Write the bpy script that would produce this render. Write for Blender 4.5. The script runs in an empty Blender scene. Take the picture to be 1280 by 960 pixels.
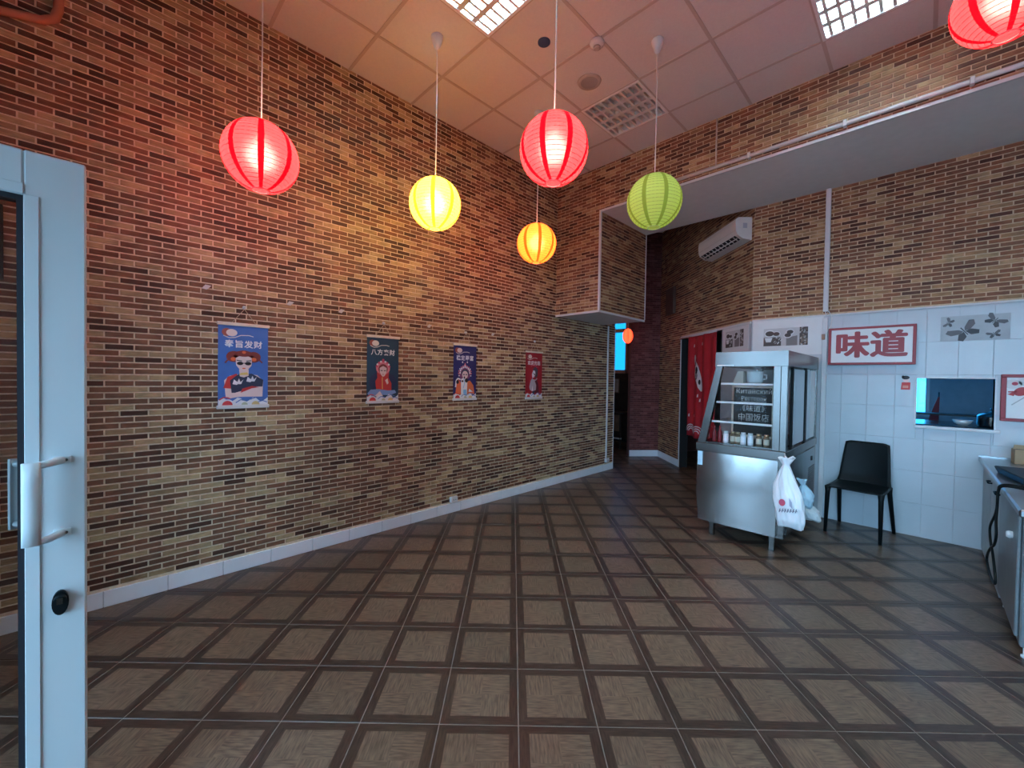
import bpy, math, random
from mathutils import Vector, Matrix

# ------------------------------------------------------------------ scene, camera, world, exposure
scene = bpy.context.scene
COL = scene.collection
PI = math.pi
H = 1.45                      # eye height
F = 510.9                     # focal length in pixels of a 1280-wide frame
YAW, PITCH, ROLL = math.radians(45.2), math.radians(.958), math.radians(.9055)

def camera_axes():
    fwd = Vector((0, math.cos(PITCH), -math.sin(PITCH)))
    up = Vector((0, math.sin(PITCH), math.cos(PITCH)))
    rt = Vector((1, 0, 0))
    r2 = rt*math.cos(ROLL) + up*math.sin(ROLL)
    u2 = up*math.cos(ROLL) - rt*math.sin(ROLL)
    Rz = Matrix.Rotation(YAW, 3, 'Z')
    return Rz @ r2, Rz @ u2, Rz @ fwd
CR, CU, CF = camera_axes()
CAMPOS = Vector((0, 0, H))
cam_data = bpy.data.cameras.new('camera')
cam_data.sensor_fit = 'HORIZONTAL'
cam_data.sensor_width = 36
cam_data.lens = 36*F/1280
cam_data.clip_start = .02
cam = bpy.data.objects.new('camera', cam_data)
M3 = Matrix((CR, CU, -CF)).transposed()
cam.matrix_world = Matrix.Translation(CAMPOS) @ M3.to_4x4()
COL.objects.link(cam)
scene.camera = cam

def project(p):
    d = Vector(p) - CAMPOS
    z = d.dot(CF)
    if z < .05: return None
    return 640 + F*d.dot(CR)/z, 480 - F*d.dot(CU)/z, z

scene.view_settings.view_transform = 'Standard'
scene.view_settings.look = 'None'
scene.view_settings.gamma = 1
scene.view_settings.use_curve_mapping = False
scene.view_settings.exposure = 0.32

world = bpy.data.worlds.new('overcast_sky')
scene.world = world
world.use_nodes = True
wn = world.node_tree.nodes; wl = world.node_tree.links
bg = wn['Background']
bg.inputs[0].default_value = (.36, .67, 1.0, 1)
bg.inputs[1].default_value = 9.0

TUBE_STRENGTH = 120.0
def portal(loc, rot, sx, sy):
    l = bpy.data.lights.new('window_portal', 'AREA')
    l.shape = 'RECTANGLE'; l.size = sx; l.size_y = sy
    l.cycles.is_portal = True
    o = bpy.data.objects.new('window_portal', l)
    o.location = loc; o.rotation_euler = rot
    COL.objects.link(o)
portal((.95, -1.0, 1.55), (PI/2, 0, 0), 2.9, 2.5)
portal((-1.29, -1.0, 1.03), (PI/2, 0, 0), .9, 2.06)
portal((-2.4, -1.0, 1.42), (PI/2, 0, 0), .7, 2.74)
portal((-5.5, 9.05, 2.1), (-PI/2, 0, 0), 1.3, 1.6)
portal((-.50, 7.60, 2.05), (-PI/2, 0, 0), 1.1, 2.0)

# ------------------------------------------------------------------ materials
def new_mat(name):
    m = bpy.data.materials.new(name); m.use_nodes = True
    return m, m.node_tree.nodes, m.node_tree.links, m.node_tree.nodes['Principled BSDF']

def plain(name, col, rough=.6, metal=0., var=.08, scale=12., bump=0., spec=.5, coat=0.):
    m, n, l, b = new_mat(name)
    b.inputs['Roughness'].default_value = rough
    b.inputs['Metallic'].default_value = metal
    b.inputs['Specular IOR Level'].default_value = spec
    b.inputs['Coat Weight'].default_value = coat
    g = n.new('ShaderNodeNewGeometry')
    t = n.new('ShaderNodeTexNoise'); t.inputs['Scale'].default_value = scale; t.inputs['Detail'].default_value = 4
    l.new(g.outputs['Position'], t.inputs['Vector'])
    r = n.new('ShaderNodeValToRGB')
    c = Vector(col)
    r.color_ramp.elements[0].position = .3; r.color_ramp.elements[1].position = .7
    r.color_ramp.elements[0].color = (*[max(0, x*(1-var)) for x in c], 1)
    r.color_ramp.elements[1].color = (*[min(1, x*(1+var)) for x in c], 1)
    l.new(t.outputs['Fac'], r.inputs['Fac']); l.new(r.outputs['Color'], b.inputs['Base Color'])
    if bump:
        bp = n.new('ShaderNodeBump'); bp.inputs['Strength'].default_value = bump; bp.inputs['Distance'].default_value = .002
        l.new(t.outputs['Fac'], bp.inputs['Height']); l.new(bp.outputs['Normal'], b.inputs['Normal'])
    return m

def brick_mat(name, col):
    m, n, l, b = new_mat(name)
    b.inputs['Roughness'].default_value = .62
    b.inputs['Specular IOR Level'].default_value = .3
    g = n.new('ShaderNodeNewGeometry')
    mp = n.new('ShaderNodeMapping'); mp.inputs['Scale'].default_value = (22, 22, 190)
    l.new(g.outputs['Position'], mp.inputs['Vector'])
    t = n.new('ShaderNodeTexNoise'); t.inputs['Scale'].default_value = 1; t.inputs['Detail'].default_value = 3
    l.new(mp.outputs[0], t.inputs['Vector'])
    t2 = n.new('ShaderNodeTexNoise'); t2.inputs['Scale'].default_value = 9; t2.inputs['Detail'].default_value = 2
    l.new(g.outputs['Position'], t2.inputs['Vector'])
    ad = n.new('ShaderNodeMath'); ad.operation = 'ADD'
    l.new(t.outputs['Fac'], ad.inputs[0]); l.new(t2.outputs['Fac'], ad.inputs[1])
    r = n.new('ShaderNodeValToRGB')
    r.color_ramp.elements[0].position = .72; r.color_ramp.elements[1].position = 1.28
    r.color_ramp.elements[0].color = (*[x*.72 for x in col], 1)
    r.color_ramp.elements[1].color = (*[min(1, x*1.28) for x in col], 1)
    mr = n.new('ShaderNodeMath'); mr.operation = 'MULTIPLY'; mr.inputs[1].default_value = 1.0
    l.new(ad.outputs[0], mr.inputs[0]); 
    # ramp input is clamped to 0..1, so bring the sum (about 1) to the middle
    mr.operation = 'MULTIPLY_ADD'; mr.inputs[1].default_value = 1.0; mr.inputs[2].default_value = -.5
    r.color_ramp.elements[0].position = .28; r.color_ramp.elements[1].position = .72
    l.new(mr.outputs[0], r.inputs['Fac']); l.new(r.outputs['Color'], b.inputs['Base Color'])
    bp = n.new('ShaderNodeBump'); bp.inputs['Strength'].default_value = .35; bp.inputs['Distance'].default_value = .002
    l.new(t.outputs['Fac'], bp.inputs['Height']); l.new(bp.outputs['Normal'], b.inputs['Normal'])
    return m

def glass_mat(name, tint=(1, 1, 1), refl=1.0):
    m = bpy.data.materials.new(name); m.use_nodes = True
    n = m.node_tree.nodes; l = m.node_tree.links
    n.remove(n['Principled BSDF'])
    tr = n.new('ShaderNodeBsdfTransparent'); tr.inputs[0].default_value = (*tint, 1)
    gl = n.new('ShaderNodeBsdfGlossy'); gl.inputs['Roughness'].default_value = .02
    fr = n.new('ShaderNodeFresnel'); fr.inputs[0].default_value = 1.45
    mu = n.new('ShaderNodeMath'); mu.operation = 'MULTIPLY'; mu.inputs[1].default_value = refl
    mx = n.new('ShaderNodeMixShader')
    l.new(fr.outputs[0], mu.inputs[0]); l.new(mu.outputs[0], mx.inputs[0])
    l.new(tr.outputs[0], mx.inputs[1]); l.new(gl.outputs[0], mx.inputs[2])
    l.new(mx.outputs[0], n['Material Output'].inputs['Surface'])
    return m

def emit_mat(name, col, strength):
    m, n, l, b = new_mat(name)
    b.inputs['Base Color'].default_value = (*col, 1)
    b.inputs['Emission Color'].default_value = (*col, 1)
    b.inputs['Emission Strength'].default_value = strength
    return m

def paper_mat(name, col, glow, strength, clear=.12):
    # lit rice paper: gives off the bulb's scattered light and lets a little of it straight through
    m = bpy.data.materials.new(name); m.use_nodes = True
    n = m.node_tree.nodes; l = m.node_tree.links
    n.remove(n['Principled BSDF'])
    df = n.new('ShaderNodeBsdfDiffuse'); df.inputs[0].default_value = (*col, 1)
    tl = n.new('ShaderNodeBsdfTranslucent'); tl.inputs[0].default_value = (*col, 1)
    tp = n.new('ShaderNodeBsdfRefraction'); tp.inputs[0].default_value = (*[min(1, x*.9+.12) for x in col], 1)
    tp.inputs['Roughness'].default_value = .75; tp.inputs['IOR'].default_value = 1.25
    em = n.new('ShaderNodeEmission'); em.inputs[0].default_value = (*glow, 1); em.inputs[1].default_value = strength
    g = n.new('ShaderNodeNewGeometry'); t = n.new('ShaderNodeTexNoise'); t.inputs['Scale'].default_value = 90
    l.new(g.outputs['Position'], t.inputs['Vector'])
    bp = n.new('ShaderNodeBump'); bp.inputs['Strength'].default_value = .15; bp.inputs['Distance'].default_value = .001
    l.new(t.outputs['Fac'], bp.inputs['Height'])
    l.new(bp.outputs[0], df.inputs['Normal'])
    a = n.new('ShaderNodeMixShader'); a.inputs[0].default_value = .55
    l.new(df.outputs[0], a.inputs[1]); l.new(tl.outputs[0], a.inputs[2])
    c = n.new('ShaderNodeMixShader'); c.inputs[0].default_value = clear
    l.new(a.outputs[0], c.inputs[1]); l.new(tp.outputs[0], c.inputs[2])
    s = n.new('ShaderNodeAddShader')
    l.new(c.outputs[0], s.inputs[0]); l.new(em.outputs[0], s.inputs[1])
    l.new(s.outputs[0], n['Material Output'].inputs['Surface'])
    return m

def floor_tile_mat():
    m, n, l, b = new_mat('parquet_print_tile')
    b.inputs['Specular IOR Level'].default_value = .40
    uv = n.new('ShaderNodeUVMap')
    sp = n.new('ShaderNodeSeparateXYZ'); l.new(uv.outputs[0], sp.inputs[0])
    def mth(op, a, c=None, d=None):
        k = n.new('ShaderNodeMath'); k.operation = op
        for i, v in enumerate((a, c, d)):
            if v is None: continue
            if isinstance(v, (int, float)): k.inputs[i].default_value = v
            else: l.new(v, k.inputs[i])
        return k.outputs[0]
    fu = mth('FRACT', sp.outputs[0]); fv = mth('FRACT', sp.outputs[1])
    du = mth('MINIMUM', fu, mth('SUBTRACT', 1, fu)); dv = mth('MINIMUM', fv, mth('SUBTRACT', 1, fv))
    d = mth('MINIMUM', du, mth('MULTIPLY', dv, 1.12))
    border = mth('LESS_THAN', d, .128)
    # quarter squares of the middle, grain turned in every other one
    qa = mth('GREATER_THAN', fu, .5); qb = mth('GREATER_THAN', fv, .5)
    q = mth('ABSOLUTE', mth('SUBTRACT', qa, qb))
    turn = mth('ADD', mth('MULTIPLY', q, mth('SUBTRACT', 1, border)), mth('MULTIPLY', border, mth('LESS_THAN', du, dv)))
    turn = mth('MINIMUM', turn, 1)
    oi = n.new('ShaderNodeObjectInfo')
    rnd = mth('MULTIPLY', oi.outputs['Random'], 37.0)
    gx = mth('ADD', sp.outputs[0], rnd)
    def noise(sx, sy):
        cb = n.new('ShaderNodeCombineXYZ')
        l.new(mth('MULTIPLY', gx, sx), cb.inputs[0]); l.new(mth('MULTIPLY', sp.outputs[1], sy), cb.inputs[1])
        t = n.new('ShaderNodeTexNoise'); t.inputs['Scale'].default_value = 1; t.inputs['Detail'].default_value = 3
        l.new(cb.outputs[0], t.inputs['Vector']); return t.outputs['Fac']
    na, nb = noise(5, 42), noise(42, 5)
    mx = n.new('ShaderNodeMix'); mx.data_type = 'FLOAT'
    l.new(turn, mx.inputs[0]); l.new(na, mx.inputs[2]); l.new(nb, mx.inputs[3])
    def ramp(c0, c1):
        r = n.new('ShaderNodeValToRGB')
        r.color_ramp.elements[0].position = .32; r.color_ramp.elements[1].position = .70
        r.color_ramp.elements[0].color = (*c0, 1); r.color_ramp.elements[1].color = (*c1, 1)
        l.new(mx.outputs[0], r.inputs['Fac']); return r.outputs['Color']
    light = ramp((.086, .055, .037), (.200, .134, .090))
    dark = ramp((.036, .021, .015), (.070, .042, .030))
    mc = n.new('ShaderNodeMix'); mc.data_type = 'RGBA'
    l.new(border, mc.inputs[0]); l.new(light, mc.inputs[6]); l.new(dark, mc.inputs[7])
    hs = n.new('ShaderNodeHueSaturation')
    l.new(mc.outputs[2], hs.inputs['Color'])
    l.new(mth('ADD', mth('MULTIPLY', oi.outputs['Random'], .3), .85), hs.inputs['Value'])
    l.new(hs.outputs[0], b.inputs['Base Color'])
    g = n.new('ShaderNodeNewGeometry'); t3 = n.new('ShaderNodeTexNoise'); t3.inputs['Scale'].default_value = 3
    t3.inputs['Detail'].default_value = 5
    l.new(g.outputs['Position'], t3.inputs['Vector'])
    l.new(mth('ADD', mth('MULTIPLY', t3.outputs['Fac'], .22), .24), b.inputs['Roughness'])
    bp = n.new('ShaderNodeBump'); bp.inputs['Strength'].default_value = .12; bp.inputs['Distance'].default_value = .001
    l.new(mx.outputs[0], bp.inputs['Height']); l.new(bp.outputs[0], b.inputs['Normal'])
    return m

def steel_mat(name, col=(.46, .44, .43), rough=.22):
    m, n, l, b = new_mat(name)
    b.inputs['Base Color'].default_value = (*col, 1); b.inputs['Metallic'].default_value = 1
    g = n.new('ShaderNodeNewGeometry')
    mp = n.new('ShaderNodeMapping'); mp.inputs['Scale'].default_value = (2.2, 2.2, 1.6)
    l.new(g.outputs['Position'], mp.inputs[0])
    t = n.new('ShaderNodeTexNoise'); t.inputs['Scale'].default_value = 1; t.inputs['Detail'].default_value = 2
    l.new(mp.outputs[0], t.inputs['Vector'])
    mr = n.new('ShaderNodeMapRange'); mr.inputs[3].default_value = rough*.85; mr.inputs[4].default_value = rough*1.15
    bp = n.new('ShaderNodeBump'); bp.inputs['Strength'].default_value = .25; bp.inputs['Distance'].default_value = .02
    l.new(t.outputs['Fac'], bp.inputs['Height']); l.new(bp.outputs[0], b.inputs['Normal'])
    l.new(t.outputs['Fac'], mr.inputs[0]); l.new(mr.outputs[0], b.inputs['Roughness'])
    return m

BR = [brick_mat('brick_tan', (.45, .32, .175)), brick_mat('brick_sand', (.34, .225, .12)),
      brick_mat('brick_brown', (.185, .090, .052)), brick_mat('brick_rust', (.215, .100, .056)),
      brick_mat('brick_umber', (.085, .038, .024))]
RBR = [brick_mat('brick_wine', (.16, .050, .045)), brick_mat('brick_maroon', (.12, .036, .034)),
       brick_mat('brick_dusty_red', (.22, .085, .075))]
MORTAR = plain('mortar_cream', (.80, .66, .48), .85, var=.15, scale=40)
BR_WARM_LIT = [brick_mat('brick_tan_warm_lit', (.40, .255, .135)), brick_mat('brick_sand_warm_lit', (.33, .185, .090)), brick_mat('brick_brown_warm_lit', (.200, .086, .046)),  # same bricks as the left wall, warmer light put into the colour
       brick_mat('brick_rust_warm_lit', (.250, .104, .050)), brick_mat('brick_umber_warm_lit', (.098, .038, .022))]
MORTAR_DIM_LIT = plain('mortar_cream_dim_lit', (.60, .44, .29), .85, var=.15, scale=40)  # same cream mortar, dimmer warm light put into the colour
MORTAR_RED = plain('mortar_wine', (.22, .09, .08), .85, var=.15)
TILE = floor_tile_mat()
GROUT = plain('floor_grout', (.25, .215, .185), .8, var=.2)
WTILE = plain('white_painted_tile', (.50, .555, .595), .32, var=.03, scale=5)
BTILE = plain('white_glazed_baseboard', (.86, .90, .94), .16, var=.03, scale=5)
WGROUT = plain('white_tile_grout', (.56, .58, .60), .8)
WPAINT = plain('white_paint', (.66, .67, .68), .5, var=.03)
SOFFIT = plain('soffit_grey_white', (.78, .77, .76), .7, var=.03)
PANEL = plain('ceiling_panel', (.69, .65, .62), .9, var=.03, scale=60, bump=.1)
TBAR = plain('ceiling_grid_bar', (.52, .44, .39), .6, var=.03)
PVC = plain('pvc_white', (.56, .61, .62), .38, var=.02, scale=3)
RUBBER = plain('rubber_gasket', (.008, .009, .014), .5)
BLACKP = plain('black_plastic', (.004, .007, .008), .5, spec=.18)
BLACK = plain('black_matt', (.008, .008, .009), .7)
DARKWOOD = plain('dark_wood', (.030, .020, .015), .45, var=.3)
BROWNWOOD = plain('brown_panel', (.16, .085, .05), .6, var=.25)
STEEL = steel_mat('brushed_steel')
STEELD = steel_mat('dark_steel', (.20, .215, .225), .22)
STEELM = plain('louvre_metal', (.84, .82, .78), .42, metal=.35, var=.02)
GLASS = glass_mat('clear_glass')
GLASSD = glass_mat('door_glass', (.86, .88, .88), .8)
BLUEGLASS = glass_mat('blue_film_glass', (.07, .30, .42), .6)
RED = plain('sign_red', (.27, .014, .022), .45, var=.04)
REDCLOTH = plain('red_curtain_cloth', (.42, .012, .022), .75, var=.12, scale=8)
SIGNWHITE = plain('sign_white', (.72, .73, .73), .4, var=.02)
CREAMWOOD = plain('cream_wood_rod', (.78, .70, .58), .5)
STRING = plain('string', (.62, .50, .36), .8)
SALMON = plain('salmon_window_frame', (.60, .34, .28), .5)
CORD = plain('white_cord', (.74, .73, .72), .5)
CARD = plain('cardboard', (.36, .25, .15), .8, var=.12)
CHALK = plain('chalk', (.80, .78, .74), .9)
BOARD = plain('blackboard', (.030, .024, .020), .6)
BAGWHITE = plain('white_plastic_bag', (.80, .81, .83), .35, var=.03, bump=.2)
BAGBLUE = plain('pale_blue_plastic', (.50, .72, .84), .35)
PAVE = plain('pavement', (.30, .30, .30), .9)
DARKROOM = plain('kitchen_grey_wall', (.42, .44, .46), .8)
inks = {}
def ink(name, col):
    if name not in inks: inks[name] = plain('ink_'+name, col, .55, var=.03)
    return inks[name]

# ------------------------------------------------------------------ mesh builder
class MB:
    def __init__(s): s.v = []; s.f = []; s.m = []; s.uv = None; s.smooth = []
    def face(s, idx, mat=0, smooth=False): s.f.append(tuple(idx)); s.m.append(mat); s.smooth.append(smooth)
    def box(s, x0, x1, y0, y1, z0, z1, mat=0, bev=0.):
        if bev > 0 and min(x1-x0, y1-y0, z1-z0) > 2.2*bev:
            return s.bevbox(x0, x1, y0, y1, z0, z1, mat, bev)
        b = len(s.v)
        s.v += [(x, y, z) for z in (z0, z1) for y in (y0, y1) for x in (x0, x1)]
        for q in ((0, 2, 3, 1), (4, 5, 7, 6), (0, 1, 5, 4), (2, 6, 7, 3), (0, 4, 6, 2), (1, 3, 7, 5)):
            s.face([b+i for i in q], mat)
        return s
    def bevbox(s, x0, x1, y0, y1, z0, z1, mat, r):
        b = len(s.v); ids = {}
        X, Y, Z = (x0, x1), (y0, y1), (z0, z1)
        for i in (0, 1):
            for j in (0, 1):
                for k in (0, 1):
                    sx, sy, sz = (r if i == 0 else -r), (r if j == 0 else -r), (r if k == 0 else -r)
                    for ax in range(3):
                        p = [X[i]+sx, Y[j]+sy, Z[k]+sz]
                        p[ax] = (X[i], Y[j], Z[k])[ax]
                        ids[i, j, k, ax] = len(s.v); s.v.append(tuple(p))
        def add(q, nrm):
            a, c, d = (Vector(s.v[q[0]]), Vector(s.v[q[1]]), Vector(s.v[q[2]]))
            if (c-a).cross(d-a).dot(Vector(nrm)) < 0: q = q[::-1]
            s.face(q, mat)
        for ax in range(3):
            o = [a for a in range(3) if a != ax]
            for e in (0, 1):
                q = []
                for (p, t) in ((0, 0), (1, 0), (1, 1), (0, 1)):
                    c = [0, 0, 0]; c[ax] = e; c[o[0]] = p; c[o[1]] = t
                    q.append(ids[c[0], c[1], c[2], ax])
                nr = [0, 0, 0]; nr[ax] = 1 if e else -1
                add(q, nr)
        for ax in range(3):           # edges running along ax
            o = [a for a in range(3) if a != ax]
            for p in (0, 1):
                for t in (0, 1):
                    c0 = [0, 0, 0]; c0[o[0]] = p; c0[o[1]] = t
                    c1 = list(c0); c1[ax] = 1
                    q = [ids[(*c0, o[0])], ids[(*c1, o[0])], ids[(*c1, o[1])], ids[(*c0, o[1])]]
                    nr = [0, 0, 0]; nr[o[0]] = 1 if p else -1; nr[o[1]] = 1 if t else -1
                    add(q, nr)
        for i in (0, 1):
            for j in (0, 1):
                for k in (0, 1):
                    add([ids[i, j, k, 0], ids[i, j, k, 1], ids[i, j, k, 2]], (i*2-1, j*2-1, k*2-1))
        return s
    def prism(s, pts, w0, w1, plane='xy', mat=0, caps=True):
        # polygon pts in a plane, extruded along the third axis from w0 to w1
        b = len(s.v); n = len(pts)
        def P(p, w):
            return {'xy': (p[0], p[1], w), 'xz': (p[0], w, p[1]), 'yz': (w, p[0], p[1])}[plane]
        s.v += [P(p, w0) for p in pts] + [P(p, w1) for p in pts]
        if caps:
            s.face([b+i for i in range(n)][::-1], mat); s.face([b+n+i for i in range(n)], mat)
        for i in range(n):
            j = (i+1) % n
            s.face((b+i, b+j, b+n+j, b+n+i), mat)
        return s
    def tube(s, pts, r, n=8, mat=0, cap=True, rs=None, smooth=True):
        pts = [Vector(p) for p in pts]; b0 = len(s.v); prev = None
        for i, p in enumerate(pts):
            t = (pts[min(i+1, len(pts)-1)] - pts[max(i-1, 0)]).normalized()
            if prev is None:
                a = t.orthogonal().normalized()
                if abs(t.z) < .9: a = (Vector((0, 0, 1)) - t*t.z).normalized()
                else: a = (Vector((1, 0, 0)) - t*t.x).normalized()
            else:
                a = (prev - t*prev.dot(t)).normalized()
            prev = a; c = t.cross(a)
            rr = rs[i] if rs else r
            for k in range(n):
                g = 2*PI*(k+.5)/n
                s.v.append(tuple(p + a*rr*math.cos(g) + c*rr*math.sin(g)))
        for i in range(len(pts)-1):
            for k in range(n):
                k2 = (k+1) % n
                s.face((b0+i*n+k, b0+i*n+k2, b0+(i+1)*n+k2, b0+(i+1)*n+k), mat, smooth)
        if cap:
            s.face([b0+k for k in range(n)][::-1], mat); s.face([b0+(len(pts)-1)*n+k for k in range(n)], mat)
        return s
    def lathe(s, prof, n=24, c=(0, 0, 0), mat=0, smooth=True, cap0=False, cap1=False):
        b = len(s.v)
        for r, z in prof:
            for k in range(n):
                g = 2*PI*k/n; s.v.append((c[0]+r*math.cos(g), c[1]+r*math.sin(g), c[2]+z))
        for i in range(len(prof)-1):
            for k in range(n):
                k2 = (k+1) % n
                s.face((b+i*n+k, b+i*n+k2, b+(i+1)*n+k2, b+(i+1)*n+k), mat, smooth)
        if cap0: s.face([b+k for k in range(n)][::-1], mat)
        if cap1: s.face([b+(len(prof)-1)*n+k for k in range(n)], mat)
        return s
    def grid(s, fn, nu, nv, thick=0., mat=0, smooth=True):
        P = [[Vector(fn(i/nu, j/nv)) for i in range(nu+1)] for j in range(nv+1)]
        b = len(s.v)
        N = [[None]*(nu+1) for _ in range(nv+1)]
        for j in range(nv+1):
            for i in range(nu+1):
                du = P[j][min(i+1, nu)]-P[j][max(i-1, 0)]; dv = P[min(j+1, nv)][i]-P[max(j-1, 0)][i]
                N[j][i] = du.cross(dv).normalized()
        for j in range(nv+1):
            for i in range(nu+1): s.v.append(tuple(P[j][i]+N[j][i]*thick/2))
        W = nu+1
        for j in range(nv):
            for i in range(nu): s.face((b+j*W+i, b+j*W+i+1, b+(j+1)*W+i+1, b+(j+1)*W+i), mat, smooth)
        if thick:
            c = len(s.v)
            for j in range(nv+1):
                for i in range(nu+1): s.v.append(tuple(P[j][i]-N[j][i]*thick/2))
            for j in range(nv):
                for i in range(nu): s.face((c+j*W+i, c+(j+1)*W+i, c+(j+1)*W+i+1, c+j*W+i+1), mat, smooth)
            for i in range(nu):
                s.face((b+i, c+i, c+i+1, b+i+1), mat); k = nv*W
                s.face((b+k+i, b+k+i+1, c+k+i+1, c+k+i), mat)
            for j in range(nv):
                s.face((b+j*W, b+(j+1)*W, c+(j+1)*W, c+j*W), mat)
                s.face((b+j*W+nu, c+j*W+nu, c+(j+1)*W+nu, b+(j+1)*W+nu), mat)
        return s
    def poly(s, pts, w, mat=0):           # flat print in the local xy plane
        b = len(s.v); s.v += [(p[0], p[1], w) for p in pts]
        a = sum(pts[i][0]*pts[(i+1) % len(pts)][1]-pts[(i+1) % len(pts)][0]*pts[i][1] for i in range(len(pts)))
        idx = [b+i for i in range(len(pts))]
        s.face(idx if a > 0 else idx[::-1], mat); return s
    def ell(s, cx, cy, rx, ry, w, mat=0, n=18, a0=0, a1=2*PI, rot=0):
        full = abs(a1-a0-2*PI) < 1e-6
        pts = []
        for k in range(n if full else n+1):
            g = a0+(a1-a0)*k/n; x, y = rx*math.cos(g), ry*math.sin(g)
            pts.append((cx+x*math.cos(rot)-y*math.sin(rot), cy+x*math.sin(rot)+y*math.cos(rot)))
        return s.poly(pts, w, mat)
    def stroke(s, pts, wd, w, mat=0):
        for i in range(len(pts)-1):
            a, b2 = Vector(pts[i]), Vector(pts[i+1]); d = (b2-a)
            if d.length < 1e-6: continue
            nrm = Vector((-d.y, d.x)).normalized()*wd/2
            s.poly([tuple(a-nrm), tuple(b2-nrm), tuple(b2+nrm), tuple(a+nrm)], w, mat)
        return s
    def mesh(s, name, mats):
        me = bpy.data.meshes.new(name); me.from_pydata(s.v, [], s.f)
        for mt in (mats if isinstance(mats, (list, tuple)) else [mats]): me.materials.append(mt)
        me.polygons.foreach_set('material_index', s.m)
        me.polygons.foreach_set('use_smooth', s.smooth)
        if s.uv:
            u = me.uv_layers.new(name='UVMap')
            flat = [c for fuv in s.uv for p in fuv for c in p]
            u.data.foreach_set('uv', flat)
        me.update(); return me
    def build(s, name, mats, parent=None, label=None, kind=None):
        o = None
        if parent is None:                # a thing of its own: origin at its base
            xs, ys, zs = zip(*s.v)
            c = Vector(((min(xs)+max(xs))/2, (min(ys)+max(ys))/2, min(zs)))
            s.v = [tuple(Vector(p)-c) for p in s.v]
            o = bpy.data.objects.new(name, s.mesh(name, mats)); o.location = c
        else:
            o = bpy.data.objects.new(name, s.mesh(name, mats)); o.parent = parent
        COL.objects.link(o)
        if label: o['label'] = label
        if kind: o['kind'] = kind
        return o

def tag(o, label, cat, group=None, kind=None):
    o['label'] = label; o['category'] = cat
    if group: o['group'] = group
    if kind: o['kind'] = kind
    return o
def thing(name, label, cat, loc=(0, 0, 0), rotz=0, group=None, mat=None, kind=None):
    o = bpy.data.objects.new(name, None); o.empty_display_size = .1
    if mat is not None: o.matrix_world = mat
    else: o.location = loc; o.rotation_euler = (0, 0, rotz)
    COL.objects.link(o)
    return tag(o, label, cat, group, kind)
def frame(origin, xd):                    # local x along the wall, y up, z out of the wall
    xd = Vector(xd).normalized(); up = Vector((0, 0, 1)); nr = xd.cross(up)
    m = Matrix((xd, up, nr)).transposed().to_4x4(); m.translation = Vector(origin); return m
def copy_tree(o, parent=None):
    c = o.copy(); COL.objects.link(c); c.parent = parent
    for ch in [x for x in bpy.data.objects if x.parent == o]: copy_tree(ch, c)
    return c
def text_mesh(name, s, size, mats, parent, x, y, w, bold=0., align='CENTER', spacing=1., sx=1., fat=0.):
    c = bpy.data.curves.new(name, 'FONT'); c.body = s; c.size = size; c.align_x = align; c.align_y = 'CENTER'
    c.offset = bold; c.space_character = spacing; c.extrude = .0002; c.resolution_u = 3
    t = bpy.data.objects.new(name+'_tmp', c); COL.objects.link(t)
    dg = bpy.context.evaluated_depsgraph_get()
    me = bpy.data.meshes.new_from_object(t.evaluated_get(dg))
    bpy.data.objects.remove(t); bpy.data.curves.remove(c)
    me.name = name
    for v in me.vertices: v.co = (v.co.x*sx + x, v.co.y + y, v.co.z + w)
    if fat:                # heavier strokes: shifted copies of the outline in one mesh
        V = [tuple(v.co) for v in me.vertices]; Fc = [tuple(p.vertices) for p in me.polygons]; n = len(V)
        vv, ff = [], []
        for i, (dx, dy) in enumerate([(0, 0)] + [(fat*math.cos(a), fat*.7*math.sin(a)) for a in [2*PI*k/10 for k in range(10)]]):
            vv += [(a+dx, b+dy, c+.00002*i) for a, b, c in V]; ff += [tuple(j+i*n for j in f) for f in Fc]
        me = bpy.data.meshes.new(name); me.from_pydata(vv, [], ff)
    me.materials.clear(); me.materials.append(mats)
    o = bpy.data.objects.new(name, me); COL.objects.link(o); o.parent = parent
    return o

# ------------------------------------------------------------------ the room: dimensions
LX = -3.515                 # left wall
BY = 4.30                   # face of the bulkhead
WY = 5.45                   # back wall
CZ = 4.04                   # suspended ceiling
SZ = 3.50                   # underside of the bulkhead
BOXX, BOXZ = -2.83, 2.28    # hanging box beside the left wall
FY = -.95                   # street wall
RX = 2.45                   # right wall
LEND = 5.80                 # end of the left wall
P0 = Vector((-1.45, WY, 0)); P1 = Vector((-3.51, 7.40, 0)); P2 = Vector((-3.87, 6.97, 0))
DD = (P0-P1).normalized(); DL = (P0-P1).length; DN = DD.cross(Vector((0, 0, 1)))
rng = random.Random(5)

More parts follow.
